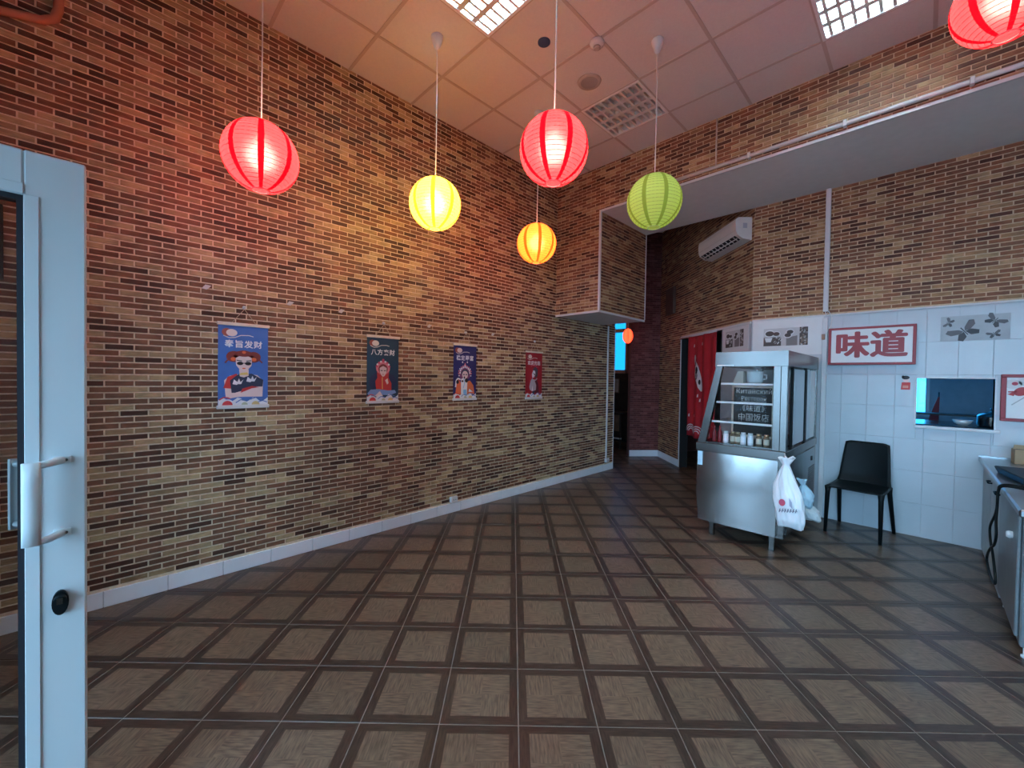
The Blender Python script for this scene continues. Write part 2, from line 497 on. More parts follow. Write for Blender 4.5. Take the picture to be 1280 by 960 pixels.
# ------------------------------------------------------------------ bricks
BL, BH, MJ = .1345, .0376, .0080
def brick_shape(mb, u0, u1, v0, v1, d, ch, o, xd, nr, mat):
    up = Vector((0, 0, 1)); b = len(mb.v)
    for (u, v, w) in ((u0, v0, 0), (u1, v0, 0), (u1, v1, 0), (u0, v1, 0),
                      (u0+ch, v0+ch, d), (u1-ch, v0+ch, d), (u1-ch, v1-ch, d), (u0+ch, v1-ch, d)):
        mb.v.append(tuple(o + xd*u + up*v + nr*w))
    for q in ((4, 5, 6, 7), (0, 1, 5, 4), (1, 2, 6, 5), (2, 3, 7, 6), (3, 0, 4, 7)):
        mb.face([b+i for i in q], mat)
brick_meshes = {}
def brick_mesh(k, mats):
    key = (k, mats[k].name)
    if key not in brick_meshes:
        mb = MB(); z = Vector((0, 0, 0))
        # local frame: x along the course, z up, -y out of the wall
        brick_shape(mb, -(BL-MJ)/2, (BL-MJ)/2, -(BH-MJ)/2, (BH-MJ)/2, .0045, .0012, z, Vector((1, 0, 0)), Vector((0, -1, 0)), 0)
        brick_meshes[key] = mb.mesh('brick', mats[k])
    return brick_meshes[key]
def lay_bricks(wall, origin, xd, length, z0, z1, n_single=0, holes=(), mats=BR, weights=(18, 10, 30, 24, 18), seed=1, zref=0.):
    R = random.Random(seed); o = Vector(origin); xd = Vector(xd).normalized(); nr = xd.cross(Vector((0, 0, 1)))
    rz = math.atan2(xd.y, xd.x); full = []; rest = []
    r0 = math.floor((z0-zref)/BH)
    r = r0
    while zref + r*BH < z1:
        va, vb = max(z0, zref+r*BH+MJ/2), min(z1, zref+(r+1)*BH-MJ/2)
        off = (BL/2 if r % 2 else 0)
        k = -1
        if vb-va > .006:
            while k*BL + off < length:
                k += 1
                ua, ub = (k-1)*BL+off+MJ/2, k*BL+off-MJ/2
                ua, ub = max(0, ua), min(length, ub)
                if ub-ua < .008: continue
                segs = [(ua, ub)]
                for (h0, h1, hz0, hz1) in holes:
                    if va < hz1 and vb > hz0:
                        ns = []
                        for (a, b) in segs:
                            if b <= h0 or a >= h1: ns.append((a, b)); continue
                            if a < h0-.008: ns.append((a, h0))
                            if b > h1+.008: ns.append((h1, b))
                        segs = ns
                for (a, b) in segs:
                    c = R.choices(range(len(mats)), weights[:len(mats)])[0]
                    it = (a, b, va, vb, c)
                    if b-a > BL-MJ-.001 and vb-va > BH-MJ-.001: full.append(it)
                    else: rest.append(it)
        r += 1
    def size(it):
        p = o + xd*(it[0]+it[1])/2 + Vector((0, 0, (it[2]+it[3])/2))
        q = project(p)
        if not q or not (10 < q[0] < 1270 and 10 < q[1] < 950): return 0
        pa = project(o + xd*it[0] + Vector((0, 0, it[2]))); pb = project(o + xd*it[1] + Vector((0, 0, it[3])))
        if not pa or not pb: return 0
        return abs(pb[0]-pa[0])*abs((BH-MJ)*F/q[2])
    if n_single:
        full.sort(key=size, reverse=True)
        for it in full[:n_single]:
            b = bpy.data.objects.new('brick', brick_mesh(it[4], mats)); COL.objects.link(b)
            p = o + xd*(it[0]+it[1])/2 + Vector((0, 0, (it[2]+it[3])/2))
            b.parent = wall; b.location = p - wall.location; b.rotation_euler = (0, 0, rz)
        full = full[n_single:]
    mb = MB(); o2 = o - wall.location
    for (a, b, va, vb, c) in full+rest: brick_shape(mb, a, b, va, vb, .0045, .0012, o2, xd, nr, c)
    x = mb.build('brickwork', mats, wall); x['kind'] = 'stuff'
    return x

# ------------------------------------------------------------------ floor
def build_floor():
    fl = MB().box(-8.2, RX+.15, FY-.15, 9.15, -.12, -.0016).build('floor', GROUT)
    tag(fl, 'brown parquet-patterned ceramic tile floor laid diagonally with pale grout', 'floor', kind='structure')
    ang = math.radians(45.08); e1 = Vector((math.cos(ang), math.sin(ang), 0)); e2 = Vector((-e1.y, e1.x, 0))
    PT = .3305; G = .0035; O = Vector((-1.157, 1.685, 0))
    def inside(p):
        x, y = p.x, p.y
        if y < FY-.1: return False
        if y < LEND and x < LX-.1: return False
        if y < WY+.15: return x < RX+.1
        if y <= 9.0:
            if x < -1.3 - (y-WY)*0 and x > -8.1: return y > LEND or x > LX-.1
        return x < 2.3 and y < 7.5
    tiles = []
    for i in range(-45, 46):
        for j in range(-45, 46):
            p = O + e1*(i+.5)*PT + e2*(j+.5)*PT
            if not inside(p): continue
            q = project(p)
            vis = 0
            if q and -40 < q[0] < 1320 and q[1] < 1010 and p.y < 7.3 and p.x > LX-.2 and (p.x+p.y < 4.1 or p.x < -1.3) and p.y < WY+.1+max(0, -1.45-p.x): vis = 1/q[2]**3
            tiles.append((vis, p, i, j))
    tiles.sort(key=lambda t: -t[0])
    h = (PT-G)/2; ch = .0015
    vs = [(-h, -h, -.0016), (h, -h, -.0016), (h, h, -.0016), (-h, h, -.0016),
          (-h+ch, -h+ch, 0), (h-ch, -h+ch, 0), (h-ch, h-ch, 0), (-h+ch, h-ch, 0)]
    fs = ((4, 5, 6, 7), (0, 1, 5, 4), (1, 2, 6, 5), (2, 3, 7, 6), (3, 0, 4, 7))
    def uvs(f): return [((vs[i][0]/h*.499+.5), (vs[i][1]/h*.499+.5)) for i in f]
    mb = MB(); mb.uv = []
    mb.v = list(vs)
    for f in fs: mb.face(f); mb.uv.append(uvs(f))
    me = mb.mesh('floor_tile', TILE)
    for (v, p, i, j) in tiles[:300]:
        o = bpy.data.objects.new('floor_tile', me); COL.objects.link(o); o.parent = fl
        o.location = p - fl.location; o.rotation_euler = (0, 0, ang + (PI/2)*rng.randrange(4))
    mb = MB(); mb.uv = []
    for (v, p, i, j) in tiles[300:]:
        b = len(mb.v); q = p - fl.location
        for c in vs: mb.v.append(tuple(q + e1*c[0] + e2*c[1] + Vector((0, 0, c[2]))))
        for f in fs: mb.face([b+k for k in f]); mb.uv.append([(u+i, w+j) for u, w in uvs(f)])
    mb.build('floor_tiling', TILE, fl, kind='stuff')
build_floor()

# ------------------------------------------------------------------ ceiling
def build_ceiling():
    c = MB().box(-8.2, RX+.15, FY-.15, 9.15, 4.20, 4.32).build('ceiling', WPAINT)
    tag(c, 'suspended ceiling of square beige panels in a metal grid', 'ceiling', kind='structure')
    xs = [-3.6 + .6*k for k in range(12)]; ys = [-.93 + .6*k for k in range(10)]
    ys = [1.47 + .6*k for k in range(-5, 6)]
    X0, X1, Y0, Y1 = LX+.004, RX, FY, BY
    skip = {(-2.4, 3.27), (-2.4, 1.47), (-.6, 3.27), (-.6, 1.47), (-.6, -.33), (1.2, 1.47), (1.2, 3.27), (-2.4, -.33)}
    sk = {(round(a, 2), round(b, 2)) for a, b in FIX}
    full = None
    for x in xs:
        for y in ys:
            a, b = max(x, X0), min(x+.6, X1); d, e = max(y, Y0), min(y+.6, Y1)
            if b-a < .02 or e-d < .02 or (round(x, 2), round(y, 2)) in sk: continue
            g = .004
            if b-a > .599 and e-d > .599:
                if full is None:
                    full = MB().box(-.296, .296, -.296, .296, 0, .014, bev=.003).mesh('ceiling_panel', PANEL)
                o = bpy.data.objects.new('ceiling_panel', full); COL.objects.link(o); o.parent = c
                o.location = Vector((x+.3, y+.3, CZ+.004)) - c.location
            else:
                mb = MB().box(a+g-c.location.x, b-g-c.location.x, d+g-c.location.y, e-g-c.location.y, CZ+.004-c.location.z, CZ+.018-c.location.z)
                mb.build('ceiling_panel', PANEL, c)
    L = c.location
    for x in xs:
        if X0 < x < X1:
            MB().box(x-.012-L.x, x+.012-L.x, Y0-L.y, Y1-L.y, CZ-L.z, CZ+.003-L.z).build('grid_bar', TBAR, c)
    for y in ys:
        if Y0 < y < Y1:
            MB().box(X0-L.x, X1-L.x, y-.012-L.y, y+.012-L.y, CZ-.0005-L.z, CZ+.0035-L.z).build('grid_bar', TBAR, c)
FIX = [(-2.4, 3.27), (-2.4, 1.47), (-.6, 3.27), (-.6, 1.47), (1.2, 3.27)]
build_ceiling()

# ------------------------------------------------------------------ walls
wall_left = MB().box(LX-.15, LX, FY-.15, LEND, 0, 4.20).build('wall_left', MORTAR)
tag(wall_left, 'long left wall covered in small brown and tan bricks', 'wall', kind='structure')
lay_bricks(wall_left, (LX, FY, 0), (0, 1, 0), LEND-FY, .104, 4.19, 300, seed=3)

bulk = MB()
bulk.box(LX, RX, BY, WY, SZ+.002, 4.20)
bulk.box(LX, BOXX, BY, WY, BOXZ+.002, SZ+.002)
bulk = bulk.build('wall_bulkhead', MORTAR_DIM_LIT)
tag(bulk, 'brick-faced bulkhead and hanging box across the back of the room', 'wall', kind='structure')
lay_bricks(bulk, (LX, BY, 0), (1, 0, 0), BOXX-LX, BOXZ+.012, SZ, 0, mats=BR_WARM_LIT, weights=(13, 12, 30, 30, 15), seed=8)
lay_bricks(bulk, (LX, BY, 0), (1, 0, 0), RX-LX, SZ, CZ, 220, mats=BR_WARM_LIT, weights=(13, 12, 30, 30, 15), seed=9)
lay_bricks(bulk, (BOXX, BY, 0), (0, 1, 0), WY-BY, BOXZ+.012, SZ-.004, 0, mats=BR_WARM_LIT, weights=(13, 12, 30, 30, 15), seed=10)
L = bulk.location
sf = MB().box(BOXX-L.x, RX-L.x, BY-L.y, WY-L.y, SZ-.003-L.z, SZ+.002-L.z)
sf.box(LX-L.x, BOXX-L.x, BY-L.y, WY-L.y, BOXZ-.004-L.z, BOXZ+.002-L.z)
sf.build('soffit_board', SOFFIT, bulk)
# white corner strips of the bulkhead
def trim(n, label, boxes, mat=WPAINT):
    mb = MB()
    for b in boxes: mb.box(*b, bev=.002)
    o = mb.build('trim_%d' % n, mat); return tag(o, label, 'trim', kind='structure')
trim(1, 'white corner strip up the near edge of the hanging brick box', [(BOXX-.018, BOXX+.008, BY-.012, BY+.014, BOXZ-.012, SZ+.014)])
trim(2, 'white strip along the bottom edge of the hanging brick box', [(LX, BOXX+.008, BY-.012, BY+.012, BOXZ-.014, BOXZ+.012)])
trim(3, 'white strip along the inner bottom edge of the hanging brick box', [(BOXX-.012, BOXX+.008, BY+.016, WY, BOXZ-.014, BOXZ+.012)])
trim(4, 'white strip along the long lower edge of the bulkhead', [(BOXX+.01, RX, BY-.010, BY+.014, SZ-.012, SZ+.014)])
trim(5, 'thin white strip up the far edge of the hanging brick box', [(BOXX-.006, BOXX+.010, WY-.012, WY+.008, BOXZ+.014, SZ-.006)])

# back wall with the serving hatch
HX0, HX1, HZ0, HZ1 = -.045, .435, 1.06, 1.50
TOPW = 2.165
wb = MB()
for b in ((P0.x, HX0, WY, WY+.12, 0, 4.20), (HX1, RX, WY, WY+.12, 0, 4.20), (HX0, HX1, WY, WY+.12, 0, HZ0), (HX0, HX1, WY, WY+.12, HZ1, 4.20)): wb.box(*b)
wall_back = wb.build('wall_back', WGROUT)
tag(wall_back, 'back wall, white painted tiles below and brown bricks above, with serving hatch', 'wall', kind='structure')
MB().box(P0.x-wall_back.location.x, RX-wall_back.location.x, WY-.0035-wall_back.location.y, WY-wall_back.location.y, TOPW, SZ-.004).build('mortar_bed', MORTAR_DIM_LIT, wall_back)
lay_bricks(wall_back, (P0.x, WY-.003, 0), (1, 0, 0), RX-P0.x, TOPW+.006, SZ-.004, 120, mats=BR_WARM_LIT, weights=(13, 12, 30, 30, 15), seed=12)
tile_cache = {}
def wall_tiles(wall, o, xd, u0, u1, z0, z1, tw, th, uref, zref, holes=(), name='wall_tile', mat=WTILE):
    o = Vector(o); xd = Vector(xd).normalized(); rz = math.atan2(xd.y, xd.x)
    cols = range(math.floor((u0-uref)/tw), math.ceil((u1-uref)/tw)); rows = range(math.floor((z0-zref)/th), math.ceil((z1-zref)/th))
    for i in cols:
        for j in rows:
            a, b = max(u0, uref+i*tw), min(u1, uref+(i+1)*tw); c, d = max(z0, zref+j*th), min(z1, zref+(j+1)*th)
            pieces = [(a, b, c, d)]
            for (h0, h1, g0, g1) in holes:
                ns = []
                for (a, b, c, d) in pieces:
                    if b <= h0 or a >= h1 or d <= g0 or c >= g1: ns.append((a, b, c, d)); continue
                    if a < h0: ns.append((a, h0, c, d))
                    if b > h1: ns.append((h1, b, c, d))
                    if c < g0: ns.append((max(a, h0), min(b, h1), c, g0))
                    if d > g1: ns.append((max(a, h0), min(b, h1), g1, d))
                pieces = ns
            for (a, b, c, d) in pieces:
                if b-a < .012 or d-c < .012: continue
                key = (round(b-a, 3), round(d-c, 3), mat.name)
                if key not in tile_cache:
                    w, h = (b-a)/2-.0012, (d-c)/2-.0012
                    tile_cache[key] = MB().box(-w, w, -.005, 0, -h, h, bev=.0012).mesh(name, mat)
                t = bpy.data.objects.new(name, tile_cache[key]); COL.objects.link(t); t.parent = wall
                t.location = o + xd*(a+b)/2 + Vector((0, 0, (c+d)/2)) - wall.location; t.rotation_euler = (0, 0, rz)
wall_tiles(wall_back, (0, WY, 0), (1, 0, 0), P0.x, RX, 0, TOPW, .205, .305, .010, .01, holes=[(HX0, HX1, HZ0, HZ1)])
# ragged plaster line where paint meets the bricks
trim(6, 'thin white ledge between the white tiles and the bricks of the back wall', [(P0.x, RX, WY-.016, WY, TOPW-.012, TOPW+.004)])

# diagonal wall with the curtained doorway (u measured from P1 towards P0)
DU0, DU1, DZ = DL-1.90, DL-.66, 2.135
def dbox(mb, u0, u1, w0, w1, z0, z1):
    b = len(mb.v)
    for z in (z0, z1):
        for w in (w0, w1):
            for u in (u0, u1): mb.v.append(tuple(P1 + DD*u + DN*w + Vector((0, 0, z))))
    for q in ((0, 2, 3, 1), (4, 5, 7, 6), (0, 1, 5, 4), (2, 6, 7, 3), (0, 4, 6, 2), (1, 3, 7, 5)): mb.face([b+i for i in q][::-1])
    return mb
db = MB()
dbox(db, 0, DU0, -.12, 0, 0, 4.2); dbox(db, DU1, DL, -.12, 0, 0, 4.2); dbox(db, DU0, DU1, -.12, 0, DZ, 4.2)
wall_diag = db.build('wall_diagonal', MORTAR_DIM_LIT)
tag(wall_diag, 'slanting brick wall in the corridor with a curtained doorway', 'wall', kind='structure')
lay_bricks(wall_diag, P1, DD, DL, .10, 4.19, 0, holes=[(DU0-.03, DL, 0, DZ+.03)], mats=BR_WARM_LIT, weights=(13, 12, 30, 30, 15), seed=15)
dl = wall_diag.location
wp = MB(); dbox(wp, DU1, DL, 0, .004, 0, DZ+.02); wp.v = [tuple(Vector(p)-dl) for p in wp.v]
wp.build('white_tiled_facing', WTILE, wall_diag)
# corridor end wall, dusky red bricks
cb = MB(); e = (P1-P2).normalized(); en = e.cross(Vector((0, 0, 1)))
def slab(mb, a, b, nr, w0, w1, z0, z1):
    i = len(mb.v)
    for z in (z0, z1):
        for w in (w0, w1):
            for p in (a, b): mb.v.append(tuple(p + nr*w + Vector((0, 0, z))))
    for q in ((0, 2, 3, 1), (4, 5, 7, 6), (0, 1, 5, 4), (2, 6, 7, 3), (0, 4, 6, 2), (1, 3, 7, 5)): mb.face([i+k for k in q][::-1])
    return mb
wall_cor = slab(cb, P2, P1, en, -.12, 0, 0, 4.2).build('wall_corridor', MORTAR_RED)
tag(wall_cor, 'short dusky red brick wall at the end of the corridor', 'wall', kind='structure')
lay_bricks(wall_cor, P2, e, (P1-P2).length, .10, 4.19, 0, mats=RBR, weights=(3, 3, 2), seed=16)

# street wall with shop window and doorway, right wall
DXA, DXB = -1.74, -.84
fw = MB()
for b in ((LX, -2.75, FY-.15, FY, 0, 4.2), (-2.05, DXA, FY-.15, FY, 0, 4.2), (-2.75, -2.05, FY-.15, FY, 0, .04), (-2.75, -2.05, FY-.15, FY, 2.8, 4.2), (DXA, DXB, FY-.15, FY, 2.10, 4.2), (DXB, -.5, FY-.15, FY, 0, 4.2),
          (-.5, 2.4, FY-.15, FY, 0, .3), (-.5, 2.4, FY-.15, FY, 2.8, 4.2), (2.4, RX, FY-.15, FY, 0, 4.2)): fw.box(*b)
tag(fw.build('wall_front', plain('front_wall_paint', (.48, .38, .30), .8)), 'street wall behind the viewer with shop window and doorway', 'wall', kind='structure')
tag(MB().box(RX, RX+.15, FY-.15, WY, 0, 4.2).build('wall_right', plain('right_wall_paint', (.44, .34, .27), .8)), 'plain right side wall beyond the counter', 'wall', kind='structure')
win = MB().box(-.5, 2.4, FY-.10, FY-.04, .3, .36).box(-.5, 2.4, FY-.10, FY-.04, 2.74, 2.8).box(-.5, -.44, FY-.10, FY-.04, .36, 2.74).box(2.34, 2.4, FY-.10, FY-.04, .36, 2.74).box(.92, .98, FY-.10, FY-.04, .36, 2.74).build('window_1', PVC)
tag(win, 'white framed shop window in the street wall', 'window', kind='structure')
wl_ = win.location
for a, b in ((-.44, .92), (.98, 2.34)):
    MB().box(a-wl_.x, b-wl_.x, FY-.075-wl_.y, FY-.069-wl_.y, .36-wl_.z, 2.74-wl_.z).build('window_pane', GLASS, win)
win = MB().box(-2.75, -2.05, FY-.10, FY-.04, .04, .10).box(-2.75, -2.05, FY-.10, FY-.04, 2.74, 2.8).box(-2.75, -2.69, FY-.10, FY-.04, .10, 2.74).box(-2.11, -2.05, FY-.10, FY-.04, .10, 2.74).build('added_window', PVC)  # unseen window, added to send daylight along the left wall
tag(win, 'unseen white framed window added left of the door for daylight on the left wall', 'window', kind='structure')
MB().box(-.29, .29, -.005, .001, .06, 2.70).build('window_pane', GLASS, win)
tag(MB().box(-14, 14, -14, FY-.15, -.2, -.02).build('ground', PAVE), 'grey pavement outside the shop window', 'pavement', kind='structure')

# baseboards made of white tiles
def baseboard(name, label, a, b, xd, ref, tl, ht=.098):
    a = Vector(a); b = Vector(b); xd = (b-a).normalized(); nr = xd.cross(Vector((0, 0, 1)))
    mb = MB(); slab(mb, a, b, nr, 0, .006, 0, ht)
    o = mb.build(name, WGROUT); tag(o, label, 'baseboard', kind='structure')
    ln = (b-a).length; rz = math.atan2(xd.y, xd.x); u = ref - tl*math.ceil(ref/tl)
    while u < ln:
        s, t = max(0, u), min(ln, u+tl)
        if t-s > .02:
            w = (t-s)/2-.0016; key = ('bb', round(w, 3), ht)
            if key not in tile_cache: tile_cache[key] = MB().box(-w, w, -.008, 0, 0, ht+.002, bev=.0025).mesh('baseboard_tile', BTILE)
            q = bpy.data.objects.new('baseboard_tile', tile_cache[key]); COL.objects.link(q); q.parent = o
            q.location = a + xd*(s+t)/2 + nr*.006 - o.location; q.rotation_euler = (0, 0, rz)
        u += tl
baseboard('baseboard_left', 'white tile baseboard along the long left brick wall', (LX, FY, 0), (LX, LEND, 0), None, (-.014-FY) % .304, .304)
baseboard('baseboard_corridor', 'white baseboard below the dusky red corridor wall', P2, P1, None, 0, .6, .115)
baseboard('baseboard_diagonal', 'white baseboard between the corridor end and the doorway', P1, P1+DD*(DU0-.02), None, 0, .6, .115)

trim(7, 'pale strip up the corner where the left wall ends', [(LX-.005, LX+.008, LEND-.004, LEND+.012, 0, BOXZ-.006)])
jt = MB(); dbox(jt, DU0-.026, DU0, 0, .014, 0, DZ+.024); dbox(jt, DU0, DL-.02, 0, .014, DZ, DZ+.026)
tag(jt.build('trim_8', WPAINT), 'thin white strip round the curtained doorway and above the photo', 'trim', kind='structure')
dj = MB(); dbox(dj, DU0, DU0+.014, -.125, .006, 0, DZ); dbox(dj, DU0+.014, DU1, -.125, -.02, DZ-.014, DZ); dbox(dj, DU1-.014, DU1, -.125, .006, 0, DZ-.014)  # black lining stands in for the shade inside the doorway
tag(dj.build('trim_11', BLACK), 'black lining added to darken the reveal of the curtained doorway', 'trim', kind='structure')
ij = MB(); dbox(ij, DU0+.46, DU0+.52, -.30, -.24, 0, 2.1)
tag(ij.build('trim_9', WPAINT), 'white post standing inside the dark doorway behind the curtain', 'trim', kind='structure')

# ------------------------------------------------------------------ rooms behind
DRED = plain('back_room_red_wall', (.26, .10, .085), .8)
bw = MB()
BWX0, BWX1 = -6.3, -5.10
for b in ((-8.2, BWX0, 9.0, 9.15, 0, 4.2), (BWX1, -3.2, 9.0, 9.15, 0, 4.2), (BWX0, BWX1, 9.0, 9.15, 0, 1.2), (BWX0, BWX1, 9.0, 9.15, 3.0, 4.2)): bw.box(*b)
tag(bw.build('wall_back_room', DRED), 'red brick-toned wall of the far room seen through the corridor', 'wall', kind='structure')
tag(MB().box(-8.35, -8.2, LEND, 9.15, 0, 4.2).build('wall_back_room_side', DRED), 'side wall of the far room', 'wall', kind='structure')
tag(MB().box(-8.2, LX-.15, LEND-.15, LEND, 0, 4.2).build('wall_back_room_near', DRED), 'near wall of the far room behind the long left wall', 'wall', kind='structure')
cw = MB(); slab(cw, P2 - en*.12, Vector((-3.2, 9.0, 0)), Vector((1, 0, 0)), 0, .08, 0, 4.2)
tag(cw.build('wall_back_room_right', DRED), 'right wall of the far room beyond the corridor', 'wall', kind='structure')
w2 = thing('window_2', 'far room window with salmon frame and blue panes', 'window', (-5.7, 9.0, 1.2), kind='structure')
for b in ((-.6, .6, -.02, .10, 0, .08), (-.6, .6, -.02, .10, 1.40, 1.48), (-.6, .6, -.02, .10, .34, .47), (-.6, .6, -.02, .10, 1.72, 1.80), (-.6, -.54, -.02, .10, .08, 1.72), (.555, .6, -.02, .10, .08, 1.72), (-.03, .03, -.02, .10, .08, 1.40)):
    MB().box(*b, bev=.004).build('window_frame', SALMON, w2)
for b in ((-.54, -.03, .47, 1.40), (.03, .555, .47, 1.40), (-.54, .555, 1.48, 1.72), (-.54, -.03, .08, .34), (.03, .555, .08, .34)):
    MB().box(b[0], b[1], .04, .046, b[2], b[3]).build('window_pane', BLUEGLASS, w2)
# kitchen behind the hatch
kw = MB()
for b in ((-1.3, -1.06, 7.5, 7.65, 0, 4.2), (-1.06, .06, 7.5, 7.65, 0, 1.02), (-1.06, .06, 7.5, 7.65, 3.1, 4.2), (.06, RX, 7.5, 7.65, 0, 4.2)): kw.box(*b)
tag(kw.build('wall_kitchen', DARKROOM), 'grey far wall of the dark kitchen seen through the hatch', 'wall', kind='structure')
tag(MB().box(RX-.1, RX, WY+.12, 7.5, 0, 4.2).build('wall_kitchen_right', DARKROOM), 'right wall of the dark kitchen', 'wall', kind='structure')
kl = MB(); slab(kl, Vector((-3.2, 9.0, 0)), Vector((-1.3, 7.65, 0)), Vector((0, -1, 0)), 0, .1, 0, 4.2)
tag(kl.build('wall_kitchen_left', DARKROOM), 'left wall of the dark kitchen behind the curtain', 'wall', kind='structure')
w3 = thing('window_3', 'bright cyan kitchen window seen through the serving hatch', 'window', (-.50, 7.5, 1.02), kind='structure')
for b in ((-.56, -.51, 0, 2.08), (.52, .56, 0, 2.08), (-.51, .52, 0, .05), (-.51, .52, 2.03, 2.08)):
    MB().box(b[0], b[1], .0, .1, b[2], b[3], bev=.004).build('window_frame', PVC, w3)
MB().box(-.51, .52, .04, .046, .05, 2.03).build('window_pane', glass_mat('kitchen_blue_glass', (.22, .60, .80), .6), w3)
tag(MB().box(-1.30, -1.20, WY+.13, 7.5, 0, 4.2).build('added_light_partition', DARKROOM), 'unseen partition added to keep kitchen daylight out of the room behind the curtain', 'wall', kind='structure')  # unseen wall, added so the curtained doorway stays dark
# hatch lining and sill
tag(MB().box(HX0-.012, HX1+.035, WY-.045, WY+.13, HZ0-.028, HZ0, bev=.004).build('hatch_sill', WPAINT), 'white sill of the serving hatch in the tiled wall', 'sill', kind='structure')
hl = MB().box(HX0-.012, HX0, WY-.012, WY+.12, HZ0, HZ1+.012).box(HX1, HX1+.012, WY-.012, WY+.12, HZ0, HZ1+.012).box(HX0, HX1, WY-.012, WY+.12, HZ1, HZ1+.012)
tag(hl.build('trim_10', WPAINT), 'white lining around the serving hatch', 'trim', kind='structure')

# ------------------------------------------------------------------ ceiling luminaires
TUBE = emit_mat('fluorescent_tube_lit', (.55, .88, 1.0), TUBE_STRENGTH)
TUBEOFF = plain('fluorescent_tube_dark', (.55, .53, .50), .3)
TRAY = plain('luminaire_tray', (.82, .80, .77), .35)
TRAYB = plain('luminaire_white_tray', (.80, .82, .83), .5)
def luminaire(x, y, lit, label):
    t = thing('ceiling_light', label, 'ceiling light', (x+.3, y+.3, CZ-.005), group='square louvred ceiling lights')
    tr = MB()
    tr.box(-.296, .296, -.296, .296, .098, .104)
    for b in ((-.296, -.290, -.296, .296), (.290, .296, -.296, .296), (-.290, .290, -.296, -.290), (-.290, .290, .290, .296)): tr.box(*b, .004, .098)
    tr.build('tray', TRAYB if lit else TRAY, t)
    fr = MB()
    for b in ((-.299, -.276, -.299, .299), (.276, .299, -.299, .299), (-.276, .276, -.299, -.276), (-.276, .276, .276, .299)): fr.box(*b, 0, .012)
    fr.build('frame', TRAYB if lit else TRAY, t)
    for k in range(4):
        yy = -.207 + .138*k
        MB().tube([(-.28, yy, .066), (.28, yy, .066)], .013, 10).build('fluorescent_tube', TUBE if lit else TUBEOFF, t)
    for k in range(3):      # long reflectors between the tubes, V-shaped
        yy = -.138 + .138*k
        MB().prism([(yy-.020, .008), (yy+.020, .008), (yy+.004, .056), (yy-.004, .056)], -.276, .276, 'yz').build('reflector', STEELM, t)
    for k in range(8):
        xx = -.276 + .552*(k+.5)/8 - .0345 + .0345
        MB().prism([(xx-.010, .006), (xx+.010, .006), (xx+.002, .046), (xx-.002, .046)], -.276, .276, 'xz').build('louvre_blade', STEELM, t)
luminaire(-2.4, 1.47, True, 'lit ceiling light nearest the left brick wall, top centre of the photo')
luminaire(-.6, 3.27, True, 'lit ceiling light above the pipe on the bulkhead, top right of the photo')
luminaire(-2.4, 3.27, False, 'unlit ceiling light with bare metal louvres near the back corner')
luminaire(-.6, 1.47, True, 'unseen lit ceiling light kept for its light over the middle of the room, above the top of the photo')  # out of view, kept for the light it gives the room
luminaire(1.2, 3.27, True, 'unseen lit ceiling light kept for its light over the counter, right of the photo')  # also out of view, kept to brighten the room

